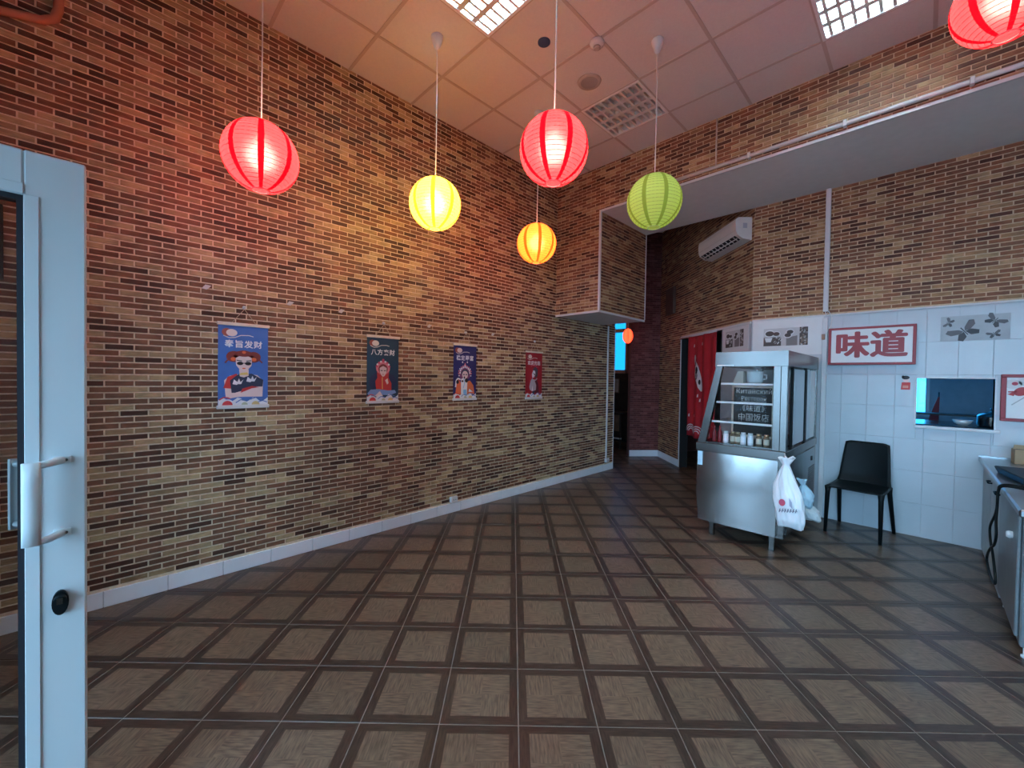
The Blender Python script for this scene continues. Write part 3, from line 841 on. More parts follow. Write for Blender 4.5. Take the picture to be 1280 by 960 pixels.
# ------------------------------------------------------------------ paper lanterns
def lantern(name, label, cat, x, y, z, R, col, glow, strength, seam, seamglow, bulb=True, to=CZ, bands=8, phase=0., sq=1.0, canopy=True, bulb_col=(1, .80, .58), bulb_s=60., tilt=(0, 0)):
    t = thing(name, label, cat, (x, y, z), phase, 'paper lanterns')
    t.rotation_euler = (tilt[0], tilt[1], phase)
    hole = .235
    nr = 22; prof = []
    a0 = math.asin(hole); 
    for i in range(nr*2+1):
        a = a0 + (PI-2*a0)*i/(nr*2)
        r = R*math.sin(a)*(1.0 if i % 2 == 0 else .985); zz = -R*math.cos(a)*sq
        prof.append((r, zz))
    MB().lathe(prof, 48).build('paper_shade', paper_mat(name+'_paper', col, glow, strength), t)
    sm = MB(); wdt = .030
    for k in range(bands):
        g = 2*PI*k/bands
        b = len(sm.v)
        for (r, zz) in prof:
            q = wdt*(.35+.65*r/R)
            for s_ in (-1, 1):
                da = s_*q/2/max(r, .02)
                sm.v.append(((r*1.004+.0006)*math.cos(g+da), (r*1.004+.0006)*math.sin(g+da), zz))
        for i in range(len(prof)-1): sm.face((b+2*i, b+2*i+1, b+2*i+3, b+2*i+2), 0, True)
    sm.build('paper_seams', paper_mat(name+'_seam', seam, seamglow, strength*.5, .02), t)
    rg = MB()
    for i in range(2, nr*2, 2):
        r, zz = prof[i]
        n = 40
        rg.tube([((r*.998)*math.cos(2*PI*k/n), (r*.998)*math.sin(2*PI*k/n), zz) for k in range(n+1)], .0011, 4, cap=False)
    rg.build('wire_rings', plain(name+'_wire', tuple(c*.5 for c in seam), .5), t)
    h = R*hole
    rmat = plain(name+'_ring', tuple(min(1, c*1.0+.15) for c in col), .5)
    for s_ in (-1, 1):
        ring = MB().tube([(h*math.cos(2*PI*k/24), h*math.sin(2*PI*k/24), s_*R*math.cos(a0)*sq) for k in range(25)], .0035, 6, cap=False)
        ring.build('end_ring', rmat, t)
    fr = MB()
    for k in range(3):
        g = 2*PI*k/3
        fr.tube([(0, 0, R*.55), (h*math.cos(g), h*math.sin(g), R*math.cos(a0)*sq)], .0018, 5)
    fr.tube([(0, 0, R*.40), (0, 0, R*.62)], .016, 12)
    fr.build('wire_frame', CORD, t)
    if bulb:
        bp = [(.002, -.060)] + [(.060*math.sin(PI*i/10), -.060*math.cos(PI*i/10)) for i in range(1, 9)] + [(.020, .060), (.016, R*.42)]
        MB().lathe(bp, 20, cap0=True).build('light_bulb', emit_mat(name+'_bulb', bulb_col, bulb_s), t)
    c = MB().tube([(0, 0, R*.6), (.003, .002, R+ (to-z-R)*.4), (0, 0, to-z-.05)], .004, 8)
    c.build('cord', CORD, t)
    if canopy:
        MB().lathe([(.006, -.105), (.022, -.085), (.042, -.03), (.046, -.006), (.044, 0)], 20, (0, 0, to-z), cap0=True, cap1=True).build('ceiling_cup', CORD, t)
    return t
RC, RGL, RS, RSG = (.75, .05, .06), (1.0, .009, .014), (.52, .012, .03), (.45, .0005, .006)
lantern('paper_lantern', 'red paper lantern at the left, nearest the blue hanging scroll', 'lantern', -2.68, .625, 2.675, .193, RC, RGL, 2.3, RS, RSG, phase=.55)
lantern('paper_lantern', 'red paper lantern in the middle, hanging highest over the room', 'lantern', -1.49, 1.78, 2.725, .190, RC, RGL, 2.3, RS, RSG, phase=.37)
lantern('paper_lantern', 'red paper lantern cut off by the upper right corner of the photo', 'lantern', .235, 3.0, 3.27, .190, RC, RGL, 2.3, RS, RSG, phase=.1)
lantern('paper_lantern', 'bright yellow paper lantern in front of the left brick wall', 'lantern', -2.677, 1.795, 2.770, .195, (.80, .62, .12), (1.0, .56, .014), 5.2, (.62, .42, .06), (.30, .15, .008), phase=.1)
lantern('paper_lantern', 'orange paper lantern below the red one, near the back corner', 'lantern', -2.71, 3.0, 2.765, .192, (.62, .26, .05), (1.0, .085, .006), 3.4, (.70, .22, .03), (.45, .03, .003), phase=.12, bulb_s=24.)
lantern('paper_lantern', 'pale green unlit paper lantern with a painted-in glow in front of the bulkhead', 'lantern', -1.492, 2.99, 2.815, .203, (.66, .78, .26), (.50, .62, .10), .22, (.40, .50, .10), (.28, .36, .05), bulb=False, phase=.1)  # no bulb; weak emission stands in for light from the other lamps
lantern('paper_lantern', 'small glowing orange-red lantern in the corridor below the hanging box', 'lantern', -3.585, 6.335, 2.185, .085, (.60, .10, .05), (1.0, .06, .02), 3.5, (.5, .06, .02), (.5, .05, .02), to=4.2, bands=6, sq=1.5, bulb=False)

# things on the ceiling
o = MB().lathe([(.001, 0), (.042, 0), (.048, .004), (.048, .0115)], 24, (-2.127, 2.402, CZ-.008), cap0=True).build('ceiling_hole_cap', plain('dark_blue_cap', (.035, .07, .16), .6))
tag(o, 'small dark round cap in a ceiling panel between the lights', 'ceiling cap')
d = thing('smoke_detector', 'white smoke detector with a round nose on the ceiling', 'smoke detector', (-1.83, 2.68, CZ-.001))
MB().lathe([(.030, -.040), (.050, -.030), (.056, -.008), (.052, 0)], 24, cap0=True, cap1=True).build('body', PANEL, d)
MB().lathe([(.018, -.056), (.026, -.052), (.027, -.0405)], 20, cap0=True, cap1=True).build('sensor', TBAR, d)
sp = thing('ceiling_speaker', 'round grey ceiling speaker grille beside the unlit light', 'speaker', (-2.12, 3.0, CZ+.003))
MB().lathe([(.075, -.010), (.098, -.008), (.102, 0)], 32, cap1=True).build('rim', TBAR, sp)
MB().lathe([(.001, -.0125), (.04, -.0122), (.0745, -.0100)], 32).build('grille', plain('speaker_mesh', (.36, .32, .30), .6), sp)

# ------------------------------------------------------------------ pipes and cables
def pipe(name, label, cat, pts, r, mat=WPAINT, n=10):
    return tag(MB().tube(pts, r, n).build(name, mat), label, cat)
bp = thing('conduit_pipe', 'long white conduit along the bulkhead above its lower edge', 'pipe', (0, BY, 3.555))
MB().tube([(-1.95, -.030, 0), (RX-.005, -.030, 0)], .018, 12).build('pipe', WPAINT, bp)
for x in (-1.2, -.5, .19, .9, 1.6):
    MB().box(x-.012, x+.012, -.052, -.006, -.026, .026, bev=.003).build('clip', WPAINT, bp)
pipe('conduit_pipe', 'thin brownish conduit dropping from the ceiling to the bulkhead pipe', 'pipe', [(-1.50, BY-.014, CZ-.002), (-1.50, BY-.014, 3.58)], .007, TBAR)
cd = thing('cable_duct', 'tall white cable duct on the bricks above the sign', 'cable duct', (-.752, WY, 0))
MB().box(-.022, .022, -.034, -.009, 2.20, SZ-.004, bev=.003).build('duct', WPAINT, cd)
MB().box(-.022, .022, -.034, -.017, .02, 2.13, bev=.003).build('lower_duct', WPAINT, cd)
MB().tube([(0, -.030, 2.20), (.004, -.036, 2.16), (.03, -.045, 2.20), (.058, -.04, 2.13), (.05, -.04, 2.04), (.01, -.036, 1.97), (0, -.03, 1.93)], .005, 6).build('loose_cable', CORD, cd)
MB().box(-.026, .004, -.046, -.034, 1.90, 1.96, bev=.003).build('clip', plain('brown_tape', (.3, .2, .14), .6), cd)
ld = thing('cable_duct', 'thin white cable duct at the end of the left wall down to a socket', 'cable duct', (LX, 5.59, 0))
MB().box(.006, .024, -.012, .012, .20, BOXZ-.006, bev=.002).build('duct', WPAINT, ld)
def socket(y, z, label):
    s_ = thing('wall_socket', label, 'socket', (LX+.0055, y, z), group='white surface sockets')
    MB().box(0, .034, -.045, .045, 0, .062, bev=.006).build('housing', SIGNWHITE, s_)
    MB().box(.034, .040, -.038, .038, .006, .056, bev=.003).build('face_plate', SIGNWHITE, s_)
    for dy in (-.012, .012):
        MB().tube([(.0395, dy, .031), (.0415, dy, .031)], .005, 8).build('socket_hole', BLACK, s_)
socket(2.62, .112, 'white double socket above the baseboard, middle of the left wall')
socket(5.60, .135, 'white socket at the far end of the left wall below the thin duct')
pipe('wall_pipe', 'brick-coloured bent pipe high on the left wall by the photo corner', 'pipe',
     [(LX+.03, -.90, 3.20), (LX+.03, -.40, 3.345), (LX+.03, -.25, 3.385), (LX+.03, -.205, 3.42), (LX+.03, -.19, 3.48), (LX+.03, -.18, CZ-.01)], .022, plain('painted_pipe', (.40, .16, .10), .6))
tag(MB().box(LX+.006, LX+.03, -.80, -.392, 1.93, 2.33, bev=.003).build('black_wall_panel', BLACK), 'black panel on the left brick wall seen through the door glass', 'panel')

# white plugs left in the bricks above the scrolls
for (y, z, lb) in ((.49, 2.04, 'white plaster patch on the bricks just above the bright blue scroll'), (1.42, 1.99, 'white plaster patch on the bricks left above the teal scroll'), (2.30, 1.95, 'white plaster patch on the bricks left above the navy scroll'),
                   (3.16, 1.94, 'white plaster patch on the bricks between the navy and red scrolls'), (1.02, 2.0, 'small white plaster patch between the blue and teal scrolls')):
    mb = MB().prism([(y-.025, z-.012), (y+.004, z-.018), (y+.03, z+.012), (y-.004, z+.016)], LX+.003, LX+.009, 'yz')
    tag(mb.build('plaster_patch', WPAINT), lb, 'plaster', 'plaster patches above the scrolls')

# ------------------------------------------------------------------ hanging scrolls
W_ = lambda k: .0014 + .0004*k
def scroll(y0, label, sheet, chars, art, zt=1.80, zb=1.205, nail=1.925, squash=1.):
    w = .32; yc = y0+w/2; h = zt-zb
    t = thing('hanging_scroll', label, 'hanging scroll', mat=frame((LX+.006, yc, zb), (0, 1, 0)), group='opera figure scrolls on the left wall')
    MB().box(-w/2+.004, w/2-.004, 0, h, 0, .0012).build('sheet', sheet, t)
    MB().box(-w/2-.004, w/2+.004, h-.012, h+.012, -.002, .012, bev=.003).build('top_rod', CREAMWOOD, t)
    MB().box(-w/2-.004, w/2+.004, -.014, .012, -.002, .012, bev=.003).build('bottom_rod', SIGNWHITE, t)
    nz = nail-zb
    MB().tube([(-.075, h+.010, .006), (0, nz-.012, .012)], .0022, 5).tube([(.075, h+.010, .006), (0, nz-.012, .012)], .0022, 5).build('string', STRING, t)
    MB().lathe([(.012, 0), (.014, .012), (.009, .022), (.002, .025)], 12, (0, nz, -.003)).build('hook', SIGNWHITE, t)
    # cloud and moon mark
    mk = MB()
    mk.ell(-.105, h-.060, .030, .028, W_(0), 0); mk.ell(-.075, h-.062, .034, .026, W_(1), 1)
    mk.stroke([(-.125, h-.085), (-.09, h-.100), (-.055, h-.095), (-.02, h-.078), (.03, h-.075), (.06, h-.082)], .006, W_(2), 1)
    mk.build('cloud_print', [ink('cloud_brown', (.32, .08, .06)), ink('cloud_white', (.80, .72, .66))], t)
    text_mesh('lettering', chars, .057, ink('letter_white', (.88, .90, .92)), t, 0, h-.145, W_(0), bold=.0012, spacing=1.10)
    before = set(bpy.data.objects)
    art(t, h)
    for q in set(bpy.data.objects)-before: q.scale.y = squash
    b = MB()
    wv = [(-.155, .012), (-.155, .045)] + [(-.155+.31*i/16, .050+.016*math.sin(i*1.25)) for i in range(17)] + [(.155, .012)]
    b.poly(wv, W_(8), 0)
    for (cx, r, k) in ((-.10, .042, 1), (.075, .034, 2), (.005, .026, 3)):
        b.ell(cx, .012, r, r, W_(9), 0, 12, 0, PI); b.ell(cx, .012, r*.75, r*.75, W_(10), k, 12, 0, PI)
    b.stroke([(-.15, .05), (-.12, .070), (-.085, .06)], .008, W_(10), 1); b.stroke([(.04, .05), (.075, .064), (.12, .05)], .006, W_(10), 4)
    b.stroke([(-.05, .028), (-.02, .05), (.02, .04)], .007, W_(11), 4); b.stroke([(.09, .03), (.12, .04), (.15, .028)], .006, W_(11), 4)
    b.build('wave_print', [ink('wave_white', (.80, .82, .86)), ink('wave_red', (.60, .05, .06)), ink('wave_gold', (.66, .50, .22)), ink('wave_sage', (.45, .50, .36)), ink('wave_blue', (.10, .20, .50))], t)
    return t
SK = ink('skin', (.80, .66, .64)); HAIR = ink('hair_red_brown', (.22, .04, .035)); NAVY = ink('navy', (.025, .04, .085)); INKRED = ink('red', (.55, .04, .04))
INKWHITE = ink('white', (.86, .87, .90)); INKBLACK = ink('black', (.012, .012, .016)); PINK = ink('pink', (.75, .24, .30)); GOLD = ink('gold', (.78, .58, .18)); DENIM = ink('denim', (.22, .36, .66)); ORANGE = ink('orange', (.72, .16, .06)); GREYI = ink('grey', (.45, .45, .50)); SKY = ink('sky', (.25, .58, .85)); MAROON = ink('maroon', (.10, .01, .02))
def art1(t, h):
    m = MB()
    m.poly([(-.11, .07), (-.12, .19), (-.085, .225), (.0, .24), (.085, .23), (.125, .19), (.12, .07)], W_(1), 0)     # arms
    m.poly([(-.125, .135), (-.10, .215), (-.045, .24), (-.03, .20), (-.075, .13)], W_(2), 1)                          # red sleeve
    m.poly([(-.075, .10), (-.085, .19), (-.03, .238), (.05, .24), (.125, .195), (.12, .145), (.05, .145), (.0, .10)], W_(3), 2)
    m.poly([(-.10, .085), (-.01, .115), (.10, .135), (.095, .105), (.0, .075), (-.09, .06)], W_(4), 0)
    m.poly([(-.02, .10), (.05, .132), (.10, .14), (.05, .15), (-.01, .13)], W_(5), 1)
    m.poly([(-.025, .22), (-.03, .27), (.03, .27), (.03, .225), (0, .212)], W_(4), 0)
    for (cx, cy) in ((-.035, .175), (.05, .195)):                                                                        # white birds
        m.poly([(cx-.035, cy-.012), (cx-.01, cy-.018), (cx+.015, cy+.0), (cx+.005, cy+.03), (cx-.006, cy+.004), (cx-.026, cy+.022)], W_(6), 5)
        m.poly([(cx, cy-.012), (cx+.032, cy+.022), (cx+.018, cy-.012)], W_(6), 5)
    m.build('dress_print', [SK, INKRED, NAVY, GOLD, INKBLACK, INKWHITE], t)
    f = MB()
    f.ell(-.062, .362, .046, .040, W_(1), 1); f.ell(.062, .362, .046, .040, W_(1), 1); f.ell(0, .36, .062, .050, W_(1), 1)
    f.poly([(-.052, .352), (-.048, .300), (-.02, .262), (.0, .254), (.02, .262), (.048, .300), (.052, .352), (0, .385)], W_(3), 0)
    f.ell(0, .385, .058, .022, W_(4), 1)
    f.ell(-.066, .345, .016, .014, W_(4), 3); f.ell(.064, .345, .016, .014, W_(4), 3); f.ell(.0, .395, .012, .010, W_(5), 3)
    f.stroke([(-.08, .36), (-.115, .315)], .010, W_(2), 1); f.stroke([(.08, .36), (.118, .322)], .010, W_(2), 1)
    f.ell(-.024, .314, .020, .013, W_(5), 2); f.ell(.026, .314, .020, .013, W_(5), 2); f.stroke([(-.008, .316), (.010, .316)], .005, W_(5), 2)
    f.stroke([(-.045, .336), (-.012, .332)], .006, W_(5), 2); f.stroke([(.014, .332), (.046, .336)], .006, W_(5), 2)
    f.ell(0, .278, .011, .005, W_(5), 3)
    f.poly([(-.02, .245), (.02, .25), (.03, .232), (-.03, .228)], W_(6), 4)
    f.build('face_print', [SK, HAIR, INKBLACK, ORANGE, GOLD], t)
def art2(t, h):
    m = MB()
    m.ell(0, .20, .135, .11, W_(0), 5)
    m.poly([(-.065, .115), (-.075, .21), (-.045, .265), (.0, .28), (.05, .255), (.085, .19), (.085, .115)], W_(2), 1)
    m.stroke([(-.005, .13), (-.008, .25)], .008, W_(3), 4); m.stroke([(-.065, .13), (-.02, .12)], .006, W_(3), 4)
    m.poly([(.02, .22), (.045, .24), (.055, .19), (.04, .175)], W_(4), 0)
    m.poly([(-.150, .085), (-.12, .125), (-.04, .13), (.05, .115), (.12, .118), (.135, .09), (.07, .065), (.0, .07), (-.06, .075), (-.09, .055), (-.13, .065)], W_(3), 2)
    m.poly([(-.08, .06), (-.03, .11), (.0, .06), (-.02, .04)], W_(4), 0); m.poly([(.035, .05), (.06, .08), (.09, .06)], W_(4), 0)
    m.build('dress_print', [SK, INKRED, DENIM, NAVY, GOLD, ink('dark_blue_glow', (.02, .03, .09))], t)
    f = MB()
    f.ell(0, .345, .070, .072, W_(2), 1); f.poly([(-.06, .30), (-.055, .245), (.055, .245), (.06, .30)], W_(2), 2)
    for k in range(9):
        g = PI*(k+.5)/9; f.ell(.064*math.cos(g), .350+.062*math.sin(g), .010, .010, W_(4), 3 if k % 2 else 4)
    f.ell(0, .425, .012, .014, W_(4), 4)
    f.ell(0, .335, .046, .050, W_(3), 5)
    f.poly([(-.034, .345), (-.032, .30), (-.012, .262), (.0, .256), (.014, .262), (.033, .30), (.035, .345), (0, .365)], W_(5), 0)
    f.ell(-.015, .318, .010, .005, W_(6), 6); f.ell(.017, .318, .010, .005, W_(6), 6); f.ell(0, .280, .007, .004, W_(6), 2)
    f.build('face_print', [SK, PINK, INKRED, INKWHITE, ink('rose', (.65, .08, .16)), HAIR, INKBLACK], t)
def art3(t, h):
    m = MB()
    m.poly([(-.125, .06), (-.115, .20), (-.085, .245), (-.05, .20), (-.04, .06)], W_(1), 1)
    m.poly([(.03, .06), (.03, .22), (.07, .235), (.12, .17), (.135, .06)], W_(1), 1)
    m.poly([(-.05, .05), (-.055, .25), (.0, .28), (.035, .25), (.03, .05)], W_(2), 0)
    m.stroke([(-.125, .15), (-.118, .23), (-.095, .26), (-.06, .245)], .018, W_(3), 0)
    m.poly([(-.025, .04), (-.02, .12), (.02, .12), (.03, .05)], W_(4), 2); m.poly([(.06, .13), (.11, .09), (.05, .09)], W_(4), 0)
    m.stroke([(-.02, .14), (-.005, .2), (-.015, .25)], .008, W_(4), 2)
    m.ell(-.10, .215, .018, .025, W_(4), 3); m.ell(.02, .235, .022, .028, W_(4), 3); m.ell(-.035, .225, .014, .012, W_(5), 3)
    m.build('dress_print', [INKWHITE, ORANGE, SKY, INKBLACK], t)
    f = MB()
    f.ell(0, .325, .082, .085, W_(0), 2)
    for k in range(13):
        g = -.35 + (PI+.7)*k/12; f.ell(.085*math.cos(g), .325+.092*math.sin(g), .009, .009, W_(2), 1 if k % 3 else 3)
    for k in range(9):
        g = PI*k/8; f.ell(.066*math.cos(g), .33+.072*math.sin(g), .010, .012, W_(2), 3)
    f.poly([(-.02, .41), (0, .46), (.02, .41)], W_(1), 1); f.ell(-.035, .462, .008, .012, W_(2), 3); f.ell(.03, .464, .008, .012, W_(2), 3)
    f.ell(0, .32, .052, .055, W_(3), 4)
    f.ell(0, .305, .040, .050, W_(4), 0)
    f.ell(-.016, .308, .011, .008, W_(5), 4); f.ell(.018, .308, .011, .008, W_(5), 4); f.ell(-.008, .27, .010, .016, W_(5), 4)
    f.build('face_print', [SK, PINK, ink('plum', (.22, .05, .16)), INKWHITE, NAVY], t)
def art4(t, h):
    m = MB()
    m.poly([(.02, .06), (.0, .22), (.045, .25), (.085, .18), (.10, .06)], W_(1), 2)
    m.poly([(-.085, .14), (-.06, .22), (-.03, .25), (.015, .22), (.045, .16), (.04, .10), (-.02, .085), (-.07, .10)], W_(2), 1)
    m.poly([(-.04, .085), (-.025, .16), (-.015, .09)], W_(3), 3); m.poly([(-.045, .05), (-.02, .09), (.02, .09), (.01, .045)], W_(3), 4)
    m.stroke([(-.03, .23), (.03, .225), (.06, .25)], .014, W_(3), 1)
    m.build('dress_print', [SK, GREYI, MAROON, INKWHITE, NAVY], t)
    f = MB()
    f.poly([(-.02, .37), (.03, .40), (.075, .36), (.07, .28), (.03, .25), (.0, .30)], W_(1), 1)
    for k in range(6): f.ell(-.05+.024*k, .405+.012*math.sin(k), .007, .010, W_(1), 3)
    f.poly([(-.04, .30), (-.015, .352), (.018, .345), (.03, .30), (.0, .262), (-.03, .255)], W_(3), 0)
    f.ell(-.012, .31, .008, .006, W_(4), 2); f.ell(.014, .30, .010, .012, W_(4), 2); f.ell(-.006, .275, .006, .004, W_(4), 4)
    f.build('face_print', [INKWHITE, ink('dark_grey', (.07, .06, .08)), INKBLACK, ink('rose', (.65, .08, .16)), INKRED], t)
scroll(.555, 'bright blue scroll with a sunglasses figure, leftmost of the four', plain('scroll_blue', (.055, .17, .52), .6, var=.1, scale=6), '奉旨发财', art1)
scroll(1.648, 'dark teal scroll with a red-robed figure sitting cross-legged', plain('scroll_teal', (.012, .055, .105), .6, var=.1, scale=6), '八方来财', art2, squash=.90)
scroll(2.602, 'navy scroll with a white-faced figure in a beaded headdress', plain('scroll_navy', (.022, .022, .14), .6, var=.1, scale=6), '稳定暴富', art3, zt=1.79, squash=.86)
scroll(3.715, 'red scroll with a grey-robed figure, farthest along the left wall', plain('scroll_red', (.34, .010, .022), .6, var=.1, scale=6), '欢迎光临', art4, zt=1.775, zb=1.19, nail=1.91)

# ------------------------------------------------------------------ open door at the left
def build_door():
    D = thing('door_1', 'white plastic door standing open at the left edge of the photo', 'door', (-1.74, FY, 0), kind='structure')
    # leaf runs along +y from the hinge; face towards the room is +x
    w, h, th = .908, 2.05, .066
    st = .118
    def lp(name, y0, y1, z0, z1, x0=-th, x1=0., mat=PVC, bev=.004, par=None): return MB().box(x0, x1, y0, y1, z0, z1, bev=bev).build(name, mat, par or D)
    st1 = lp('stile', w-st, w, .02, h); lp('stile', 0, st, .02, h)
    lp('rail', st, w-st, h-.122, h); lp('rail', st, w-st, .02, .25)
    for (a, b, c, d) in ((w-st-.014, w-st, .25, h-.122), (st, st+.014, .25, h-.122)): lp('gasket', a, b, c, d, -.052, -.012, RUBBER, 0)
    for (c, d) in ((h-.136, h-.122), (.25, .264)): lp('gasket', st+.014, w-st-.014, c, d, -.052, -.012, RUBBER, 0)
    lp('glass_pane', st+.014, w-st-.014, .264, h-.136, -.036, -.028, GLASSD, 0)
    lp('glazing_bead', w-st+.0, w-st+.028, .25, h-.122, 0, .004, PVC, .001)
    lp('glazing_bead', st+.02, w-st, h-.122, h-.094, 0, .004, PVC, .001)
    # bow handle: a plate standing off the stile on two feet
    hd = MB(); y1 = w-st+.058
    for z in (1.192, .982):
        hd.tube([(-.002, y1+.012, z), (.014, y1+.004, z), (.036, y1-.012, z-.002), (.048, y1-.036, z-.004)], .010, 8, rs=[.011, .011, .010, .010])
        hd.box(0, .005, y1-.006, y1+.030, z-.011, z+.011, bev=.002)
    H_ = hd.build('pull_handle', PVC, D)
    gp = MB().grid(lambda u, v: (.050+.006*math.sin(u*PI), y1-.058+.032*u, .972+.226*v), 6, 4, .008)
    gp.build('grip', PVC, H_)
    MB().grid(lambda u, v: (-.115-.006*math.sin(u*PI), y1-.098+.022*u, .985+.205*v), 6, 4, .008).build('grip', PVC, H_)
    o = MB()
    for z in (1.00, 1.175): o.tube([(-th, y1-.04, z), (-.115, y1-.085, z)], .009, 8)
    o.build('handle_foot', PVC, H_)
    for z in (1.192, .982): MB().tube([(.005, y1+.020, z), (.0072, y1+.020, z)], .004, 8).build('screw', STEELD, H_)
    lk = MB().prism([(w-.052+.017*math.cos(a)*1.0, .782+.035*math.sin(a)) for a in [2*PI*i/20 for i in range(20)]], 0, .010, 'yz')
    lk = lk.build('lock_plate', BLACKP, D)
    MB().tube([(.010, w-.052, .795), (.030, w-.052, .795)], .013, 16).build('lock_cylinder', BLACKP, lk)
    MB().box(.028, .032, w-.058, w-.046, .786, .804).build('key_slot', STEELD, lk)
    for z in (.35, 1.0, 1.75): lp('hinge', -.02, .0, z, z+.10, -.01, .016, PVC)
build_door()

# ------------------------------------------------------------------ air conditioner on the diagonal wall
def build_ac():
    u1 = DL-.045; u0 = u1-.93
    T = thing('air_conditioner', 'white wall air conditioner high above the curtained doorway', 'air conditioner', mat=frame(P1 + DD*(u0+u1)/2 + DN*.006 + Vector((0, 0, 3.135)), DD))
    w = (u1-u0)/2
    prof = [(.0, .0), (.11, .018), (.175, .058), (.195, .11), (.200, .20), (.190, .252), (.165, .268), (0, .272)]   # (out, up)
    mb = MB(); b = 0
    for s_ in (-w, w): mb.v += [(s_, p[1], p[0]) for p in prof]
    n = len(prof)
    mb.face(list(range(n))[::-1]); mb.face([n+i for i in range(n)])
    for i in range(n):
        j = (i+1) % n; mb.face((i, j, n+j, n+i))
    # make all faces point outwards
    mb.f = [f[::-1] for f in mb.f]
    AC = plain('ac_white', (.74, .70, .66), .35, var=.02)
    body = mb.build('body', AC, T)
    def quad(name, x0, x1, pa, pb, off, th, mat, par):
        a, c = Vector((0, pa[1], pa[0])), Vector((0, pb[1], pb[0])); d = (c-a).normalized(); nr = Vector((0, -d.z, d.y))
        if nr.z < 0: nr = -nr
        k = MB()
        for o_ in (off, off+th):
            for x in (x0, x1):
                for p in (a, c): k.v.append(tuple(p + nr*o_ + Vector((x, 0, 0))))
        for q in ((0, 1, 3, 2), (4, 6, 7, 5), (0, 4, 5, 1), (2, 3, 7, 6), (0, 2, 6, 4), (1, 5, 7, 3)): k.face(q)
        return k.build(name, mat, par)
    quad('air_outlet', -w+.05, w-.05, (.110, .018), (.178, .062), .001, .003, BLACK, T)
    for k in range(10):
        x = -w+.09 + (2*w-.18)*k/9
        quad('outlet_vane', x-.004, x+.004, (.112, .019), (.176, .061), .004, .006, AC, T)
    quad('louvre', -w+.05, w-.05, (.140, .030), (.150, .038), .006, .004, AC, T)
    quad('front_seam', -w+.01, w-.01, (.1955, .113), (.1957, .116), .0005, .001, TBAR, T)
    MB().box(w+.0004, w+.002, .14, .20, .06, .11).build('sticker', GREYI, T)
build_ac()
tag(MB().box(-.16, .16, 0, .46, 0, .05, bev=.004).build('tmp', plain('wall_box_brown', (.12, .075, .055), .6)), 'small dark electrical box high on the corridor wall', 'electrical box')
eb = bpy.data.objects['tmp']; eb.name = 'electrical_box'
eb.matrix_world = frame(P1 + DD*.52 + DN*.008 + Vector((0, 0, 2.82)), DD) @ Matrix.Translation((0, .23, .025)) @ Matrix.Translation(-Vector((0, .23, .025)))

# curtain in the doorway
ct = thing('door_curtain', 'red fabric door curtain with white lady figure and waves', 'curtain', mat=frame(P1 + DD*(DU0+.50) + DN*.035, DD))
def cfn(u, v):
    x = -.13 + .80*u; fold = .018*math.sin(u*21+.6)*(1.1-.4*v) + .010*math.sin(u*9+v*2)
    return (x + .01*math.sin(v*5)*(1-v), .585+1.53*v + .012*math.sin(u*14)*(1-v), .010+fold)
MB().grid(cfn, 60, 16, .002).build('cloth', REDCLOTH, ct)
MB().tube([(-.48, 2.122, .012), (.68, 2.122, .012)], .009, 8).build('curtain_rod', WPAINT, ct)
def on_cloth(mb, pts, mat=0, off=.006):
    b = len(mb.v)
    for (x, y) in pts:
        u = (x+.13)/.80; v = (y-.585)/1.53; p = Vector(cfn(u, v)); mb.v.append((p.x, p.y, p.z+off))
    mb.face([b+i for i in range(len(pts))], mat)
def strips(rows, mat, off=.008, sub=4):        # rows of (y, x0, x1) joined to a printed patch that follows the folds
    m = MB()
    for (ya, a0, a1), (yb, b0, b1) in zip(rows, rows[1:]):
        for k in range(sub):
            f, g = k/sub, (k+1)/sub
            on_cloth(m, [(a0+(a1-a0)*f, ya), (a0+(a1-a0)*g, ya), (b0+(b1-b0)*g, yb), (b0+(b1-b0)*f, yb)], 0, off)
    return m
CW = ink('curtain_white', (.70, .62, .62))
lady = [(1.28, .135, .150), (1.34, .110, .158), (1.42, .095, .150), (1.48, .060, .142), (1.54, .050, .132), (1.60, .058, .120), (1.66, .060, .110), (1.70, .048, .098), (1.745, .042, .072), (1.79, .038, .078), (1.83, .045, .066)]
lady = [(y, .04+(a-.04)*2.1, .04+(b-.04)*2.1) for y, a, b in lady]
strips(lady, 0, .010, 8).build('printed_lady', CW, ct)
dk = MB()
for (x, y, r) in ((.15, 1.60, .030), (.14, 1.52, .036), (.11, 1.70, .022), (.215, 1.42, .022)):
    on_cloth(dk, [(x+r*math.cos(2*PI*i/8), y+1.8*r*math.sin(2*PI*i/8)) for i in range(8)], 0, .012)
dk.build('printed_lady_dress', INKBLACK, ct, kind='stuff')
wv_ = MB()
for (cx, cy, r) in ((.0, .66, .11), (.17, .65, .12), (.36, .66, .11), (.52, .65, .1)):
    for rr in (1, .72, .46):
        for i in range(12):
            a0, a1 = PI*i/12, PI*(i+1)/12
            q = [(cx+r*rr*math.cos(a), cy+r*rr*math.sin(a)) for a in (a0, a1)] + [(cx+(r*rr-.014)*math.cos(a), cy+(r*rr-.014)*math.sin(a)) for a in (a1, a0)]
            on_cloth(wv_, q, 0, .009)
wv_.build('printed_waves', CW, ct, kind='stuff')
dt = MB()
for (x, y) in ((.02, 1.97), (.27, 1.98), (.34, 1.98), (.18, 1.22), (.22, 1.15), (.10, .92), (-.05, .9)):
    on_cloth(dt, [(x-.012, y-.02), (x+.012, y-.02), (x+.014, y+.025), (x-.006, y+.02)], 0, .009)
dt.build('printed_marks', CW, ct, kind='stuff')

